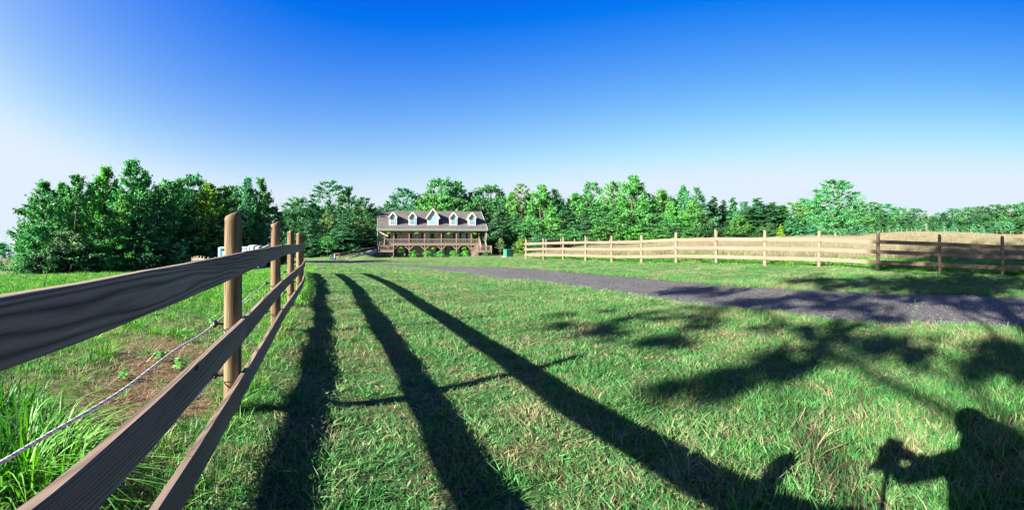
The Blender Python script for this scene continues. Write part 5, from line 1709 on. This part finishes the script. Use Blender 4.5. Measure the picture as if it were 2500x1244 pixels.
# pad-mounted green utility box
def utility_box():
    p = at(1241, 66.5)
    root = empty('utility_box', p, 0.62 - azp(1241)); tag(root, 'green metal utility box on a pad on the lawn beyond the drive', 'utility box')
    m = MB(); m.box(-.62, .62, -.42, .42, .06, 1.06); m.build('cabinet', M['green_box'], root, bevel=.02)
    m = MB(); m.prism([(-.48, 1.065), (.48, 1.065), (.46, 1.12), (-.40, 1.15)], 'x', -.66, .66); m.build('lid', M['green_box'], root)
    m = MB(); m.box(-.75, .75, -.6, .6, -.2, .058); m.build('pad', M['concrete'], root)
    m = MB(); m.box(-.012, .012, -.432, -.422, .1, 1.03); m.build('door_seam', M['dark_post'], root)
    m = MB(); m.box(.06, .12, -.46, -.424, .5, .68); m.build('handle', M['steel'], root)
utility_box()

# travel trailer parked by the grove
def trailer():
    d = 38.0; p = at(566, d); s = d / FPX
    az_ = azp(566)
    root = empty('travel_trailer', p, -az_ - .38); tag(root, 'white travel trailer with teal trim parked in front of the dark grove', 'trailer')
    def X(px): return (px - 566) * s
    def Z(py): return EYE - (py - HOR) * s - p.z
    x0, x1, zt = X(534), X(604), Z(602.5)
    m = MB(); m.box(x0, x1, 0, 2.3, .45, zt); m.build('body', M['rv'], root, bevel=.04)
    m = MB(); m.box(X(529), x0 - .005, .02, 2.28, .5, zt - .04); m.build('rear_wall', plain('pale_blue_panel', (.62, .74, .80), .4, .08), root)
    m = MB(); m.box(x0 + .02, x0 + .24, -.012, .02, .5, zt - .06); m.box(x0 + .25, x1 - .05, -.012, .02, zt - .18, zt - .08); m.build('trim_stripe', M['rv_teal'], root)
    m = MB()
    pts = [(X(538), Z(613)), (X(539.5), Z(610.6)), (X(543), Z(609.8)), (X(550), Z(610.3)), (X(558), Z(611.8)), (X(566), Z(613.2))]
    th = [.02, .07, .09, .06, .03, .01]
    m.prism([(a, b + t) for (a, b), t in zip(pts, th)] + [(a, b - t) for (a, b), t in list(zip(pts, th))[::-1]], 'y', -.016, .004)
    m.prism([(X(538), Z(619.5)), (X(546), Z(622.6)), (X(556), Z(624)), (X(556), Z(624.4)), (X(546), Z(623.2)), (X(538), Z(620))], 'y', -.016, .004)
    m.build('swoosh', M['black'], root)
    cu = bpy.data.curves.new('lettering', 'FONT'); cu.body = 'RO-'; cu.size = 3.4 * s * 1.35; cu.extrude = .004
    tmp = bpy.data.objects.new('lettering', cu); COL.objects.link(tmp); bpy.context.view_layer.update()
    lm = bpy.data.meshes.new_from_object(tmp.evaluated_get(bpy.context.evaluated_depsgraph_get())); bpy.data.objects.remove(tmp)
    lm.materials.clear(); lm.materials.append(M['black']); t = bpy.data.objects.new('lettering', lm); COL.objects.link(t); t.parent = root
    t.location = (X(548.5), -.018, Z(620.6)); t.rotation_euler = (R(90), 0, 0)
    # rounded front cap
    m = MB()
    arc = [(-.02, .45), (2.32, .45), (2.32, Z(601)), (1.9, Z(598.6)), (1.2, Z(597.6)), (.5, Z(598.4)), (.1, Z(600.2)), (-.02, Z(603))]
    m.prism(arc, 'x', X(607), X(621)); m.build('front_cap', M['rv'], root)
    m = MB(); m.prism([(a + .06 if a < 1 else a - .06, b - .06) for a, b in arc], 'x', X(621) + .005, X(634)); m.build('nose', plain('shaded_nose_panel', (.42, .55, .72), .4, .08), root)  # shade on the nose is put into its blue-grey colour
    m = MB(); m.box(X(610), X(613), -.035, -.022, Z(612), Z(602)); m.build('cap_stripe', M['rv_teal'], root)
    for x in (X(560), X(580)):
        m = MB(); m.tube([(x, .06, .36), (x, .32, .36)], .36, 18); w = m.build('wheel', M['black'], root, smooth=False)
        m = MB(); m.tube([(x, .04, .36), (x, .07, .36)], .2, 14); m.build('hub', M['steel'], w)
    m = MB(); m.tube([(X(634), .5, Z(606.5)), (X(656), .5, Z(597.4))], .055, 8)
    for k in range(12):
        a0, a1 = 2 * math.pi * k / 12, 2 * math.pi * (k + 1) / 12
        c = Vector((X(657), .5, Z(596.8)))
        m.bar(c + Vector((math.cos(a0), 0, math.sin(a0))) * .12, c + Vector((math.cos(a1), 0, math.sin(a1))) * .12, .04, .04, (0, 1, 0))
    m.build('tow_bar', M['steel'], root)
trailer()

# ------------------------------------------------------------------ grass and hay
def tuft(seed, n, h, spread, wid, lean=.5, segs=2, droop=.35, m='blade', curl=0.0):
    """a tuft of n tapering blades"""
    rng = np.random.default_rng(seed)
    v, f, var = [], [], []
    for k in range(n):
        a = rng.uniform(0, 6.283); r = spread * math.sqrt(rng.random())
        bx, by = r * math.cos(a), r * math.sin(a)
        L = h * rng.uniform(.45, 1.15); a2 = a + rng.normal(0, .9)
        ln = abs(rng.normal(0, lean)) + .05
        dx, dy = math.cos(a2), math.sin(a2)
        fa = rng.uniform(0, 6.283) if curl == 0 else a2 + math.pi / 2 + rng.normal(0, .4)
        wx, wy = math.cos(fa) * wid * .5 * rng.uniform(.7, 1.3), math.sin(fa) * wid * .5
        b = len(v)
        for s in range(segs + 1):
            t = s / segs
            out = L * (ln * t + droop * ln * t * t)
            z = L * (t - .42 * droop * (1 + ln) * t * t)
            w = (1 - t) ** .7 if t < 1 else .06
            v.append((bx + dx * out - wx * w, by + dy * out - wy * w, z - .01))
            v.append((bx + dx * out + wx * w, by + dy * out + wy * w, z - .01))
        for s in range(segs):
            f.append((b + 2 * s, b + 2 * s + 1, b + 2 * s + 3, b + 2 * s + 2)); var.append(0)
        q = rng.random()
        for s in range(segs): var[-1 - s] = q
    me = mesh_np('tuft', np.array(v), np.array(f), np.array(var))
    me.materials.append(M[m])
    o = bpy.data.objects.new('grass_tuft', me); COL.objects.link(o)
    return o

lawn_kinds = hidden_collection('lawn_kinds', [tuft(1, 17, .085, .09, .0088, .8), tuft(2, 16, .07, .09, .0080, .95), tuft(3, 15, .105, .085, .0105, .7), tuft(4, 13, .15, .055, .0135, .75, 3, .5), tuft(5, 15, .055, .10, .0085, 1.3),
                                           tuft(6, 40, .075, .18, .011, .7), tuft(7, 36, .06, .18, .011, .8), tuft(8, 34, .10, .16, .012, .6)])
weed_kinds = hidden_collection('weed_kinds', [tuft(11, 24, .16, .08, .007, .6, 3, .5, 'lush'), tuft(12, 20, .24, .06, .009, .6, 3, .6, 'lush'), tuft(13, 30, .10, .12, .010, .9, 2, .4, 'lush'), tuft(14, 44, .20, .22, .018, .7, 2, .5, 'lush')])
straw_kinds = hidden_collection('straw_kinds', [tuft(31, 16, .10, .09, .0045, 2.6, 2, .1, 'straw'), tuft(32, 12, .07, .10, .006, 2.8, 2, .1, 'straw'), tuft(33, 10, .06, .03, .007, .9, 2, .4, 'lush')])
hay_kinds = hidden_collection('hay_kinds', [tuft(21, 46, .62, .32, .016, .22, 2, .3, 'hay'), tuft(22, 40, .52, .30, .018, .3, 2, .4, 'hay'), tuft(23, 50, .70, .34, .014, .2, 2, .3, 'hay')])

def polar_pts(rng, n, d0, d1, a0, a1, power=1.0):
    u = rng.random(n)
    d = (d0 ** (2 - power) + u * (d1 ** (2 - power) - d0 ** (2 - power))) ** (1 / (2 - power))
    a = rng.uniform(a0, a1, n)
    return d * np.sin(a), d * np.cos(a)

def vnoise(x, y, s, seed=0):
    rng = np.random.default_rng(seed); o = np.zeros_like(x)
    for k in range(7):
        a, b, c = rng.uniform(-1, 1) * s, rng.uniform(-1, 1) * s, rng.uniform(0, 6.28)
        o += np.sin(a * x * 2.2 + b * y * 2.2 + c + 1.4 * np.sin(b * x - a * y + c * 2))
    return o / 3.2

def lawn():
    rng = np.random.default_rng(21)
    A = 1.22
    X, Y, K, SC = [], [], [], []
    for d0, d1, n, kinds, sc in ((1.25, 4.2, 11500, (0, 1, 2, 0, 1, 4), 1.0), (4.2, 9, 21000, (0, 1, 2, 0, 1, 4), 1.05), (9, 20, 30000, (5, 6, 7, 6), .95), (20, 46, 26000, (5, 6, 7), 1.35)):
        x, y = polar_pts(rng, n, d0, d1, -A, A, 0.35 if d0 > 8 else .2)
        X.append(x); Y.append(y); K.append(rng.choice(kinds, n)); SC.append(np.full(n, sc))
    # longer individual tufts
    x, y = polar_pts(rng, 2600, 1.3, 12, -A, A, .5)
    cl_ = vnoise(x, y, 1.1, 31) > .35
    x, y = x[cl_], y[cl_]
    X.append(x); Y.append(y); K.append(np.full(len(x), 3)); SC.append(rng.uniform(.7, 1.2, len(x)))
    # ragged long edge of the drive
    for L in (DRP, DRQ):
        k = rng.integers(0, len(L) - 1, 5200)
        t = rng.random((5200, 1)); p = L[k] * (1 - t) + L[k + 1] * t
        out = L[k] - DRMID[k]; out /= np.maximum(np.linalg.norm(out, axis=1, keepdims=True), 1e-6)
        p = p + out * np.abs(rng.normal(0, .38, (5200, 1))) - out * .03
        dd = np.hypot(p[:, 0], p[:, 1]); ok = (dd < 40)
        p = p[ok]; X.append(p[:, 0]); Y.append(p[:, 1]); K.append(rng.choice((0, 7, 2, 2), len(p))); SC.append(rng.uniform(.8, 1.15, len(p)))
    x, y, k, s = map(np.concatenate, (X, Y, K, SC))
    side = (x * FL.x + y * FL.y)            # beyond the near fence when > .75
    along = x * FD.x + y * FD.y
    dd = drive_dist(x, y)
    keep = (dd > 0) & (hay_w(x, y) < .4)
    dens = 1 - 1.15 * dirt_w(x, y) - .3 * np.clip(vnoise(x, y, 1.6, 2), 0, 1) - .3 * np.clip(vnoise(x, y, 5.0, 12), 0, 1)
    keep &= rng.random(len(x)) < dens
    keep &= ~((side > .95) & (along < 30) & (along > -4) & (rng.random(len(x)) < .35))
    x, y, k, s, dd, side, along = (q[keep] for q in (x, y, k, s, dd, side, along))
    hgt = .68 + .34 * vnoise(x, y, .8, 4) + .28 * vnoise(x, y, 3.1, 6) + .45 * np.exp(-dd / .4)
    s = s * rng.uniform(.75, 1.25, len(x))
    n = len(x)
    pts = np.column_stack([x, y, gz(x, y)])
    rot = np.column_stack([rng.normal(0, .12, n), rng.normal(0, .12, n), rng.uniform(0, 6.283, n)])
    scatter('lawn_grass', pts, rot, np.column_stack([s, s, s * np.clip(hgt, .35, 2)]), k, lawn_kinds)
    print('lawn tufts', n)

    # taller weedy pasture beyond the near fence
    s_, l_ = rng.uniform(-.5, 26, 9000), .95 + np.abs(rng.normal(0, 1, 9000)) * 6
    x = FD.x * s_ + FL.x * l_; y = FD.y * s_ + FL.y * l_
    d = np.hypot(x, y)
    keep = (rng.random(9000) < 1 - 1.0 * np.clip(dirt_w(x, y) * 1.35, 0, .93)) & (d < 30)
    x, y, d = x[keep], y[keep], d[keep]; n = len(x)
    k = np.where(d > 9, 3, rng.choice((0, 0, 2, 2, 1), n))
    s = rng.uniform(.6, 1.15, n) * np.where(d > 9, .8, 1)
    scatter('pasture_grass', np.column_stack([x, y, gz(x, y)]), np.column_stack([rng.normal(0, .15, n), rng.normal(0, .15, n), rng.uniform(0, 6.283, n)]), np.column_stack([s, s, s]), k, weed_kinds)

    # dead straw and seedlings on the bare soil
    X, Y = [], []
    for cx, cy_, r, w_ in DIRT:
        n = int((150 if cx < -2 else 16) * r * r * w_) + 4
        X.append(cx + rng.normal(0, r * .75, n)); Y.append(cy_ + rng.normal(0, r * .75, n))
    x, y = np.concatenate(X), np.concatenate(Y)
    ok = np.abs(x * FL.x + y * FL.y - .66) > .12
    x, y = x[ok], y[ok]; n = len(x)
    k = rng.choice((0, 1, 0, 1, 2), n); s = rng.uniform(.6, 1.4, n) * np.where(x > -2, .5, 1)
    scatter('straw_litter', np.column_stack([x, y, gz(x, y) + .004]), np.column_stack([rng.normal(0, .1, n), rng.normal(0, .1, n), rng.uniform(0, 6.283, n)]), np.column_stack([s, s, s]), k, straw_kinds)

    # weeds along the foot of both fences and at the hay's green edge
    X, Y = [], []
    t = rng.random(2600) * 14
    i = np.clip(t.astype(int), 0, 13); fr = (t - i)[:, None]
    R2 = np.array([[p.x, p.y] for p in RP])
    p = R2[i] * (1 - fr) + R2[i + 1] * fr + RFN * (np.abs(rng.normal(0, 1, (2600, 1))) * 3.0 + .1)
    X.append(p[:, 0]); Y.append(p[:, 1])
    t = rng.random(260) * 8.4; sN = .6 + t * 2.1; lN = np.interp(sN, [q[0] for q in PS], [q[1] for q in PS]) + rng.normal(0, .07, 260)
    X.append(FD.x * sN + FL.x * lN); Y.append(FD.y * sN + FL.y * lN)
    x, y = np.concatenate(X), np.concatenate(Y); n = len(x)
    k = np.where(np.hypot(x, y) > 9, 3, rng.choice((0, 1), n)); s = rng.uniform(.6, 1.3, n)
    scatter('fence_line_weeds', np.column_stack([x, y, gz(x, y)]), np.column_stack([rng.normal(0, .1, n), rng.normal(0, .1, n), rng.uniform(0, 6.283, n)]), np.column_stack([s, s, s]), k, weed_kinds)

    # the hay
    X, Y = [], []
    for d0, d1, n in ((20, 50, 15000), (50, 102, 16000)):
        x, y = polar_pts(rng, n, d0, d1, azp(1300), azp(2700), .4); X.append(x); Y.append(y)
    x, y = np.concatenate(X), np.concatenate(Y)
    keep = rng.random(len(x)) < hay_w(x, y) * 1.1 - .08
    x, y = x[keep], y[keep]; n = len(x); d = np.hypot(x, y)
    s = rng.uniform(.75, 1.15, n) * np.where(d > 50, 1.1, .95)
    zs = s * np.clip(.85 + .25 * vnoise(x, y, .25, 9), .5, 1.2) * np.interp(d, [50, 95], [1, .7])
    scatter('hay_grass', np.column_stack([x, y, gz(x, y)]), np.column_stack([rng.normal(0, .08, n), rng.normal(0, .08, n), rng.uniform(0, 6.283, n)]), np.column_stack([s, s, zs]), rng.integers(0, 3, n), hay_kinds)
lawn()

def big_clump(label, p, n, h, spread, wid, seed, m='clump', lean=.45, droop=.9, segs=6, name='grass_clump'):
    o = tuft(seed, n, h, spread, wid, lean, segs, droop, m, 1.0)
    o.name = name; o.location = p
    tag(o, label, 'grass clump')
    return o
def near_plants():
    def g(px, py): 
        x, y = unproj(px, py, 1.0); return Vector((x, y, G(x, y) - .01))
    big_clump('large lush bright green clump of arching grass behind the near fence boards', g(70, 1160), 520, .58, .34, .017, 301)
    big_clump('smaller grass clump just behind the large arching clump', g(10, 1020), 240, .5, .26, .015, 302)
    big_clump('upright blue-green grass tuft on the bare soil behind the near fence', g(262, 866), 90, .30, .09, .012, 303, lean=.55)
    big_clump('grass tuft at the far edge of the bare soil behind the fence', g(330, 800), 110, .34, .16, .012, 304, lean=.6)
    big_clump('coarse broad-bladed grass clump on the lawn between the board shadow and the tripod shadow', g(1790, 1110), 90, .17, .12, .013, 305, lean=.7)
    big_clump('coarse dark grass tuft at the bare patch beside the person shadow', g(2100, 1065), 46, .13, .05, .012, 306, lean=.8)
    # thin dry stalks
    for i, (px, d, h, lx) in enumerate(((75, 2.6, 1.33, .28), (62, 2.7, 1.22, .2), (95, 2.55, 1.22, .33), (120, 2.8, 1.16, .4), (20, 2.3, 1.05, -.1), (5, 2.4, 1.0, .08))):
        p = at(px - 22, d); mb = MB()
        pts = [(lx * t ** 2.2 * .7, .05 * t, h * (t - .06 * t ** 3)) for t in np.linspace(0, 1, 9)]
        mb.tube(pts, [.0028 * (1 - .6 * t) for t in np.linspace(0, 1, 9)], 5)
        if i < 4:
            e = Vector(pts[-1]); mb.ball(e, .0032, 6, 4, (1, 1, 5))
        o = mb.build('grass_stalk', M['hay'], None); o.location = p; o.rotation_euler = (0, 0, .6)
        tag(o, 'thin dry grass stalk rising above the top board of the near fence', 'grass stalk', 'dry stalks behind the near fence')
    # broad-leaved weeds on the bare soil
    rng = np.random.default_rng(77)
    for i, (px, py, sz) in enumerate(((462, 838, .17), (488, 812, .16), (440, 905, .12), (395, 880, .12), (525, 800, .15), (305, 925, .09))):
        p = g(px, py)
        n = 26
        d = unit(rng, n); d[:, 2] = np.abs(d[:, 2])
        c = d * np.array([sz * .8, sz * .8, sz]) * rng.uniform(.4, 1, (n, 1)) + np.array([0, 0, sz * .35])
        v, f = rhombs(c, d * .4 + np.array([0, 0, .7]) + rng.normal(0, .25, (n, 3)), rng, .055, .7, .1)
        root = empty('leafy_weed', p)
        me = mesh_np('leaves', v, f, rng.random(n)); me.materials.append(M['leaf']); o = new_mesh_obj('leaves', me, root); o.color = (.11, .34, .07, 1)
        mb = MB()
        for q in c[::3]: mb.tube([(0, 0, -.01), tuple(q)], .002, 4)
        o = mb.build('stem', M['leaf'], root); o.color = (.10, .25, .05, 1)
        tag(root, ['larger leafy weed on the bare soil just short of the thick post', 'leafy weed on the bare soil close behind the larger one', 'small leafy weed on the bare soil under the middle board', 'small leafy weed on the bare soil, farthest from the boards', 'leafy weed right beside the insulator of the thick post', 'tiny weed on the bare soil nearest the big grass clump'][i], 'weed')
    # seed heads at the drive's edge
    for i, (px, py, h) in enumerate(((1848, 764, .30), (1862, 764, .34), (2107, 789, .28), (2124, 790, .32), (2232, 796, .42), (2005, 690, .3))):
        p = g(px, py); mb = MB()
        mb.tube([(0, 0, 0), (.01, 0, h * .5), (.03, .01, h)], [.003, .003, .002], 5)
        for k in range(3 if i < 2 else 1):
            a = k * 2.1 + i
            mb.tube([(.03, .01, h), (.03 + .09 * math.cos(a), .01 + .09 * math.sin(a), h + .035)], .003, 4)
        o = mb.build('seed_stalk', M['lush'], None); o.location = p
        tag(o, 'thin green seed stalk standing up against the dark gravel drive', 'grass stalk', 'seed stalks along the drive')
near_plants()

# ------------------------------------------------------------------ behind the camera: what casts the shadows on the lawn
def shading_tree():
    """unseen tree; its crown is shaped to throw the dapples on the lawn and drive"""
    rng = np.random.default_rng(12)
    B, OFF = 14.0, 1.6
    root = empty('broadleaf_tree', (-U * B + V * OFF) + Vector((0, 0, -.1)))
    root.location.z = G(root.location.x, root.location.y) - .1
    tag(root, 'spreading tree behind the photographer, dappling the lawn and drive with shade', 'tree')
    spots = [(1560, 765, 170, 24, .6), (1720, 785, 90, 22, .7), (1480, 800, 110, 14, .45), (1630, 830, 100, 13, .4),  # shade wanted on the ground; leaf clusters are placed to cast it
             (1960, 850, 110, 30, .85), (2060, 815, 120, 24, .9), (1900, 880, 90, 22, .7), (2200, 820, 120, 16, .7), (1840, 895, 110, 22, .6), (1740, 932, 80, 14, .4),
             (2200, 845, 80, 18, .4), (2350, 865, 110, 24, .9), (2000, 800, 120, 14, .5), (2470, 885, 70, 26, .85), (2440, 832, 70, 18, .5),
             (1750, 712, 100, 11, .7), (1660, 712, 60, 7, .5), (1830, 748, 90, 12, .7), (2000, 722, 100, 10, .8), (2180, 772, 110, 12, .7), (2330, 715, 110, 12, 1.0), (1900, 735, 100, 14, .9), (2080, 745, 100, 18, .8), (2170, 722, 80, 10, .6), (2420, 745, 100, 20, 1.0), (2290, 735, 70, 14, .55),
             (1985, 688, 70, 10, .7), (2080, 695, 80, 12, .8), (2230, 690, 110, 20, 1.1), (2390, 690, 150, 24, 1.2), (2330, 640, 120, 22, 1.1), (2470, 640, 80, 26, 1.1), (2200, 655, 50, 10, .9)]
    C, RC, NL = [], [], []
    for px, py, rx, ry, dens in spots:
        d0 = FPX * EYE / (py - HOR)
        area = math.pi * (rx / FPX * d0) * (ry * d0 * d0 / (FPX * EYE))
        n = int(min(420, max(7, area * (3.0 if py > 760 else (7.5 if py > 700 else 8.0)) * dens)))
        for k in range(n):
            q = rng.normal(0, .5, 2)
            x_, y_ = px + rx * q[0], py + ry * q[1]
            d = FPX * EYE / max(12, y_ - HOR); a_ = azp(x_)
            P = Vector((d * math.sin(a_), d * math.cos(a_), 0))
            al, of = P.dot(U), P.dot(V)
            z = max(5.2, (al + B + rng.uniform(-4.5, 4.5)) * math.tan(ELEV))
            p = P - U * (z / math.tan(ELEV))
            C.append((p.x - root.location.x, p.y - root.location.y, z)); RC.append(min(.75, .16 + .026 * d) * rng.uniform(.7, 1.25)); NL.append(int(34 + 2.2 * d))
    C, RC, NL = np.array(C), np.array(RC), np.array(NL)
    idx = np.repeat(np.arange(len(C)), NL)
    dv = unit(rng, len(idx)); q = np.minimum(np.abs(rng.normal(0, .6, (len(idx), 1))), 1.4)
    off = dv * q * RC[idx, None]; off[:, 2] *= .55
    v, f = rhombs(C[idx] + off, dv * .4 + rng.normal(size=dv.shape) * .6 + np.array([0, 0, .4]), rng, .15)
    me = mesh_np('crown', v, f, rng.random(len(f))); me.materials.append(M['leaf'])
    o = new_mesh_obj('crown', me, root); o.color = (*GREENS['mid'], 1)
    tm = MB()
    tm.tube([(0, 0, 0), (.1, 0, 3), (.05, .1, 7), (-.1, .1, 12), (0, 0, 19)], [.36, .27, .21, .13, .03], 10)
    for i in rng.permutation(len(C))[:30]:
        c = C[i]; zs = max(3.5, c[2] * rng.uniform(.6, .8))
        tm.tube([(0, .05, zs), tuple(np.array([0, .05, zs]) * .45 + c * .55 + np.array([0, 0, .5])), tuple(c)], [.07, .045, .012], 5, caps=False)
    tm.build('trunk', M['bark'], root, smooth=True, fix=False)
shading_tree()
for i, (b, off, h, w, seed) in enumerate(((17, 12.5, 24, 14, 2), (22, 19.5, 22, 14, 3))):
    p = -U * b + V * off
    o = plant(('shade', seed), Vector((p.x, p.y, G(p.x, p.y) - .1)), h, w, GREENS['mid'], 1.2 * i + .5)
    tag(o, ['tall spreading tree behind the photographer, shading the pale fence', 'farthest spreading tree behind the photographer beside the drive'][i], 'tree')

T0 = -V * .18 - U * .25
def tripod():
    root = empty('tripod', (T0.x, T0.y + .09, G(T0.x, T0.y)), 0); tag(root, 'black camera tripod on the lawn carrying a camera', 'tripod')
    for k in range(3):
        a = math.pi / 2 + math.pi + k * 2.094
        m = MB(); m.tube([(.035 * math.cos(a), .035 * math.sin(a) - .09, 1.02), (.22 * math.cos(a), .22 * math.sin(a) - .09, .5), (.40 * math.cos(a), .40 * math.sin(a) - .09, .0)], [.016, .013, .009], 8)
        m.build('leg', M['black'], root, smooth=True)
    m = MB(); m.tube([(0, -.09, .95), (0, -.09, 1.2)], .015, 10); m.build('centre_column', M['black'], root, smooth=True)
    m = MB(); m.ball((0, -.09, 1.215), .03); m.box(-.035, .035, -.125, -.055, 1.235, 1.25); m.build('head', M['black'], root)
    cm = empty('camera_body', (T0.x, T0.y, G(T0.x, T0.y) + 1.252)); tag(cm, 'black camera mounted on the tripod', 'camera')
    m = MB(); m.box(-.085, .085, -.045, .035, 0, .11); m.prism([(-.035, .11), (.035, .11), (.022, .145), (-.022, .145)], 'y', -.035, .025); m.box(-.072, -.04, .03, .048, 0, .09); m.build('body', M['black'], cm, bevel=.006)
    m = MB(); m.tube([(0, .03, .05), (0, .062, .05)], .036, 18); m.build('lens', M['black'], cm)
tripod()

def photographer():
    # stands beside the tripod, one hand raised to the camera; faces the direction of the shadows
    sh = Vector((*[FPX * EYE / (1012 - HOR) * q for q in (math.sin(azp(2335)), math.cos(azp(2335)))], 0))
    hd = 1.70
    base = sh - U * (hd / math.tan(ELEV))
    base.z = G(base.x, base.y)
    base += V * .10; base.z = G(base.x, base.y)
    f, r = Vector((math.sin(.5), math.cos(.5), 0)), Vector((math.cos(.5), -math.sin(.5), 0))
    root = empty('person', base); tag(root, 'person in grey shirt and jeans standing by the tripod with both hands on the camera', 'person')
    up = Vector((0, 0, 1))
    def W(a, b, c): return f * a + r * b + up * c
    J, E_, RD = [], [], []
    def add(p, rad, par=None):
        J.append(p); RD.append(rad)
        if par is not None: E_.append((par, len(J) - 1))
        return len(J) - 1
    pel = add(W(0, 0, .94), (.155, .12))
    wa = add(W(.0, 0, 1.10), (.145, .105), pel); ch = add(W(.01, 0, 1.28), (.17, .115), wa); nk = add(W(.03, 0, 1.44), (.075, .07), ch)
    n2 = add(W(.05, 0, 1.50), (.10, .09), nk); h1 = add(W(.065, 0, 1.575), (.075, .085), n2); h2 = add(W(.07, 0, 1.65), (.065, .075), h1)
    cam_l = Vector((T0.x - .085, T0.y - .02, 1.31)) - base; cam_l.z = 1.29
    cam_r = Vector((T0.x + .075, T0.y - .03, 1.31)) - base; cam_r.z = 1.30
    hands = []
    for s in (-1, 1):
        hp = add(W(0, s * .10, .88), (.10, .10), pel); kn = add(W(.03, s * .12, .49), (.065, .07), hp); an = add(W(0, s * .13, .09), (.042, .045), kn); add(W(.16, s * .15, .04), (.04, .03), an)
        so = add(W(.01, s * .17, 1.45), (.085, .08), ch)
        if s > 0:
            t = cam_r - W(.01, .19, 1.39)
            el = add(V * .47 + U * .02 + up * 1.22, (.085, .085), so); t2 = cam_r - (V * .47 + U * .02 + up * 1.22)
            wr = add(cam_r - t2.normalized() * .09, (.03, .026), el); hands.append((wr, cam_r - t2.normalized() * .03, t2.normalized()))
        else:
            t = cam_l - W(.01, -.19, 1.39)
            el = add(W(.01, -.19, 1.39) + t * .5 + up * -.02 - r * .10, (.042, .045), so); wr = add(cam_l - t.normalized() * .08, (.03, .026), el); hands.append((wr, cam_l - t.normalized() * .02, t.normalized()))
    me = bpy.data.meshes.new('body'); me.from_pydata([tuple(p) for p in J], E_, [])
    body = bpy.data.objects.new('body', me); COL.objects.link(body); body.parent = root
    sk = body.modifiers.new('skin', 'SKIN'); sk.use_smooth_shade = True
    for i, q in enumerate(RD): me.skin_vertices[0].data[i].radius = q
    me.skin_vertices[0].data[0].use_root = True
    body.modifiers.new('sub', 'SUBSURF').levels = 2; body.modifiers['sub'].render_levels = 2
    me.materials.append(M['shirt'])
    m = MB(); m.ball(W(.065, 0, 1.605), .105, 16, 12, (.86, .86, 1.12)); m.ball(W(.165, 0, 1.59), .016); m.build('face', M['skin'], root, smooth=True)
    m = MB(); m.ball(W(.04, 0, 1.63), .128, 16, 12, (1.0, .98, .9)); m.build('hair', M['hair'], root, smooth=True)
    m = MB(); m.ball(W(-.03, 0, 1.47), .15, 14, 10, (.8, 1.15, .75)); m.build('neck_filler', M['shirt'], root, smooth=True)  # unseen bulk added to thicken the neck in the cast shadow
    m = MB(); m.tube([W(-.01, 0, .74), W(0, 0, .95), W(0, 0, 1.2), W(-.01, 0, 1.40), W(-.01, 0, 1.50)], [.25, .235, .245, .235, .13], 18); m.build('jacket', M['shirt'], root, smooth=True)
    e_ = V * .47 + U * .02 + up * 1.24
    m = MB(); m.tube([W(0, .02, 1.62), W(0, .02, 1.56) * .55 + e_ * .45, e_], [.10, .13, .09], 12); m.build('arm_filler', M['shirt'], root, smooth=True)  # unseen filler from head to elbow, slopes the edge of the cast shadow
    m = MB()
    for s in (-1, 1): m.tube([W(0, s * .095, .98), W(.01, s * .105, .86), W(.035, s * .12, .5), W(.005, s * .13, .12)], [.115, .115, .085, .068], 14)
    m.tube([W(0, 0, .84), W(0, 0, 1.0)], [.14, .15], 16); m.build('jeans', M['jeans'], root, smooth=True)
    for wr, p, d in hands:
        d = d.normalized(); side = d.cross(up).normalized(); nn = side.cross(d)
        m = MB(); m.tube([Vector(J[wr]), p, p + d * .055], [.026, .036, .034], 10)
        for k, ln in enumerate((.068, .078, .074, .058)):
            q = p + d * .05 + side * ((k - 1.5) * .019); m.tube([q, q + d * ln * .5 - nn * .008, q + d * ln * .8 - nn * .035], [.0095, .009, .0075], 7)
        q = p + side * -.03; m.tube([q, q + d * .035 - side * .028, q + d * .06 - side * .03 - nn * .012], [.012, .011, .009], 7)
        m.build('hand', M['skin'], root, smooth=True)
    for s in (-1, 1):
        m = MB(); m.ball(W(.07, s * .135, .045), .06, 12, 8, (1, 1, .75)); m.tube([W(.0, s * .13, .045), W(.19, s * .15, .035)], [.05, .042], 12); m.build('shoe', M['black'], root, smooth=True)
photographer()
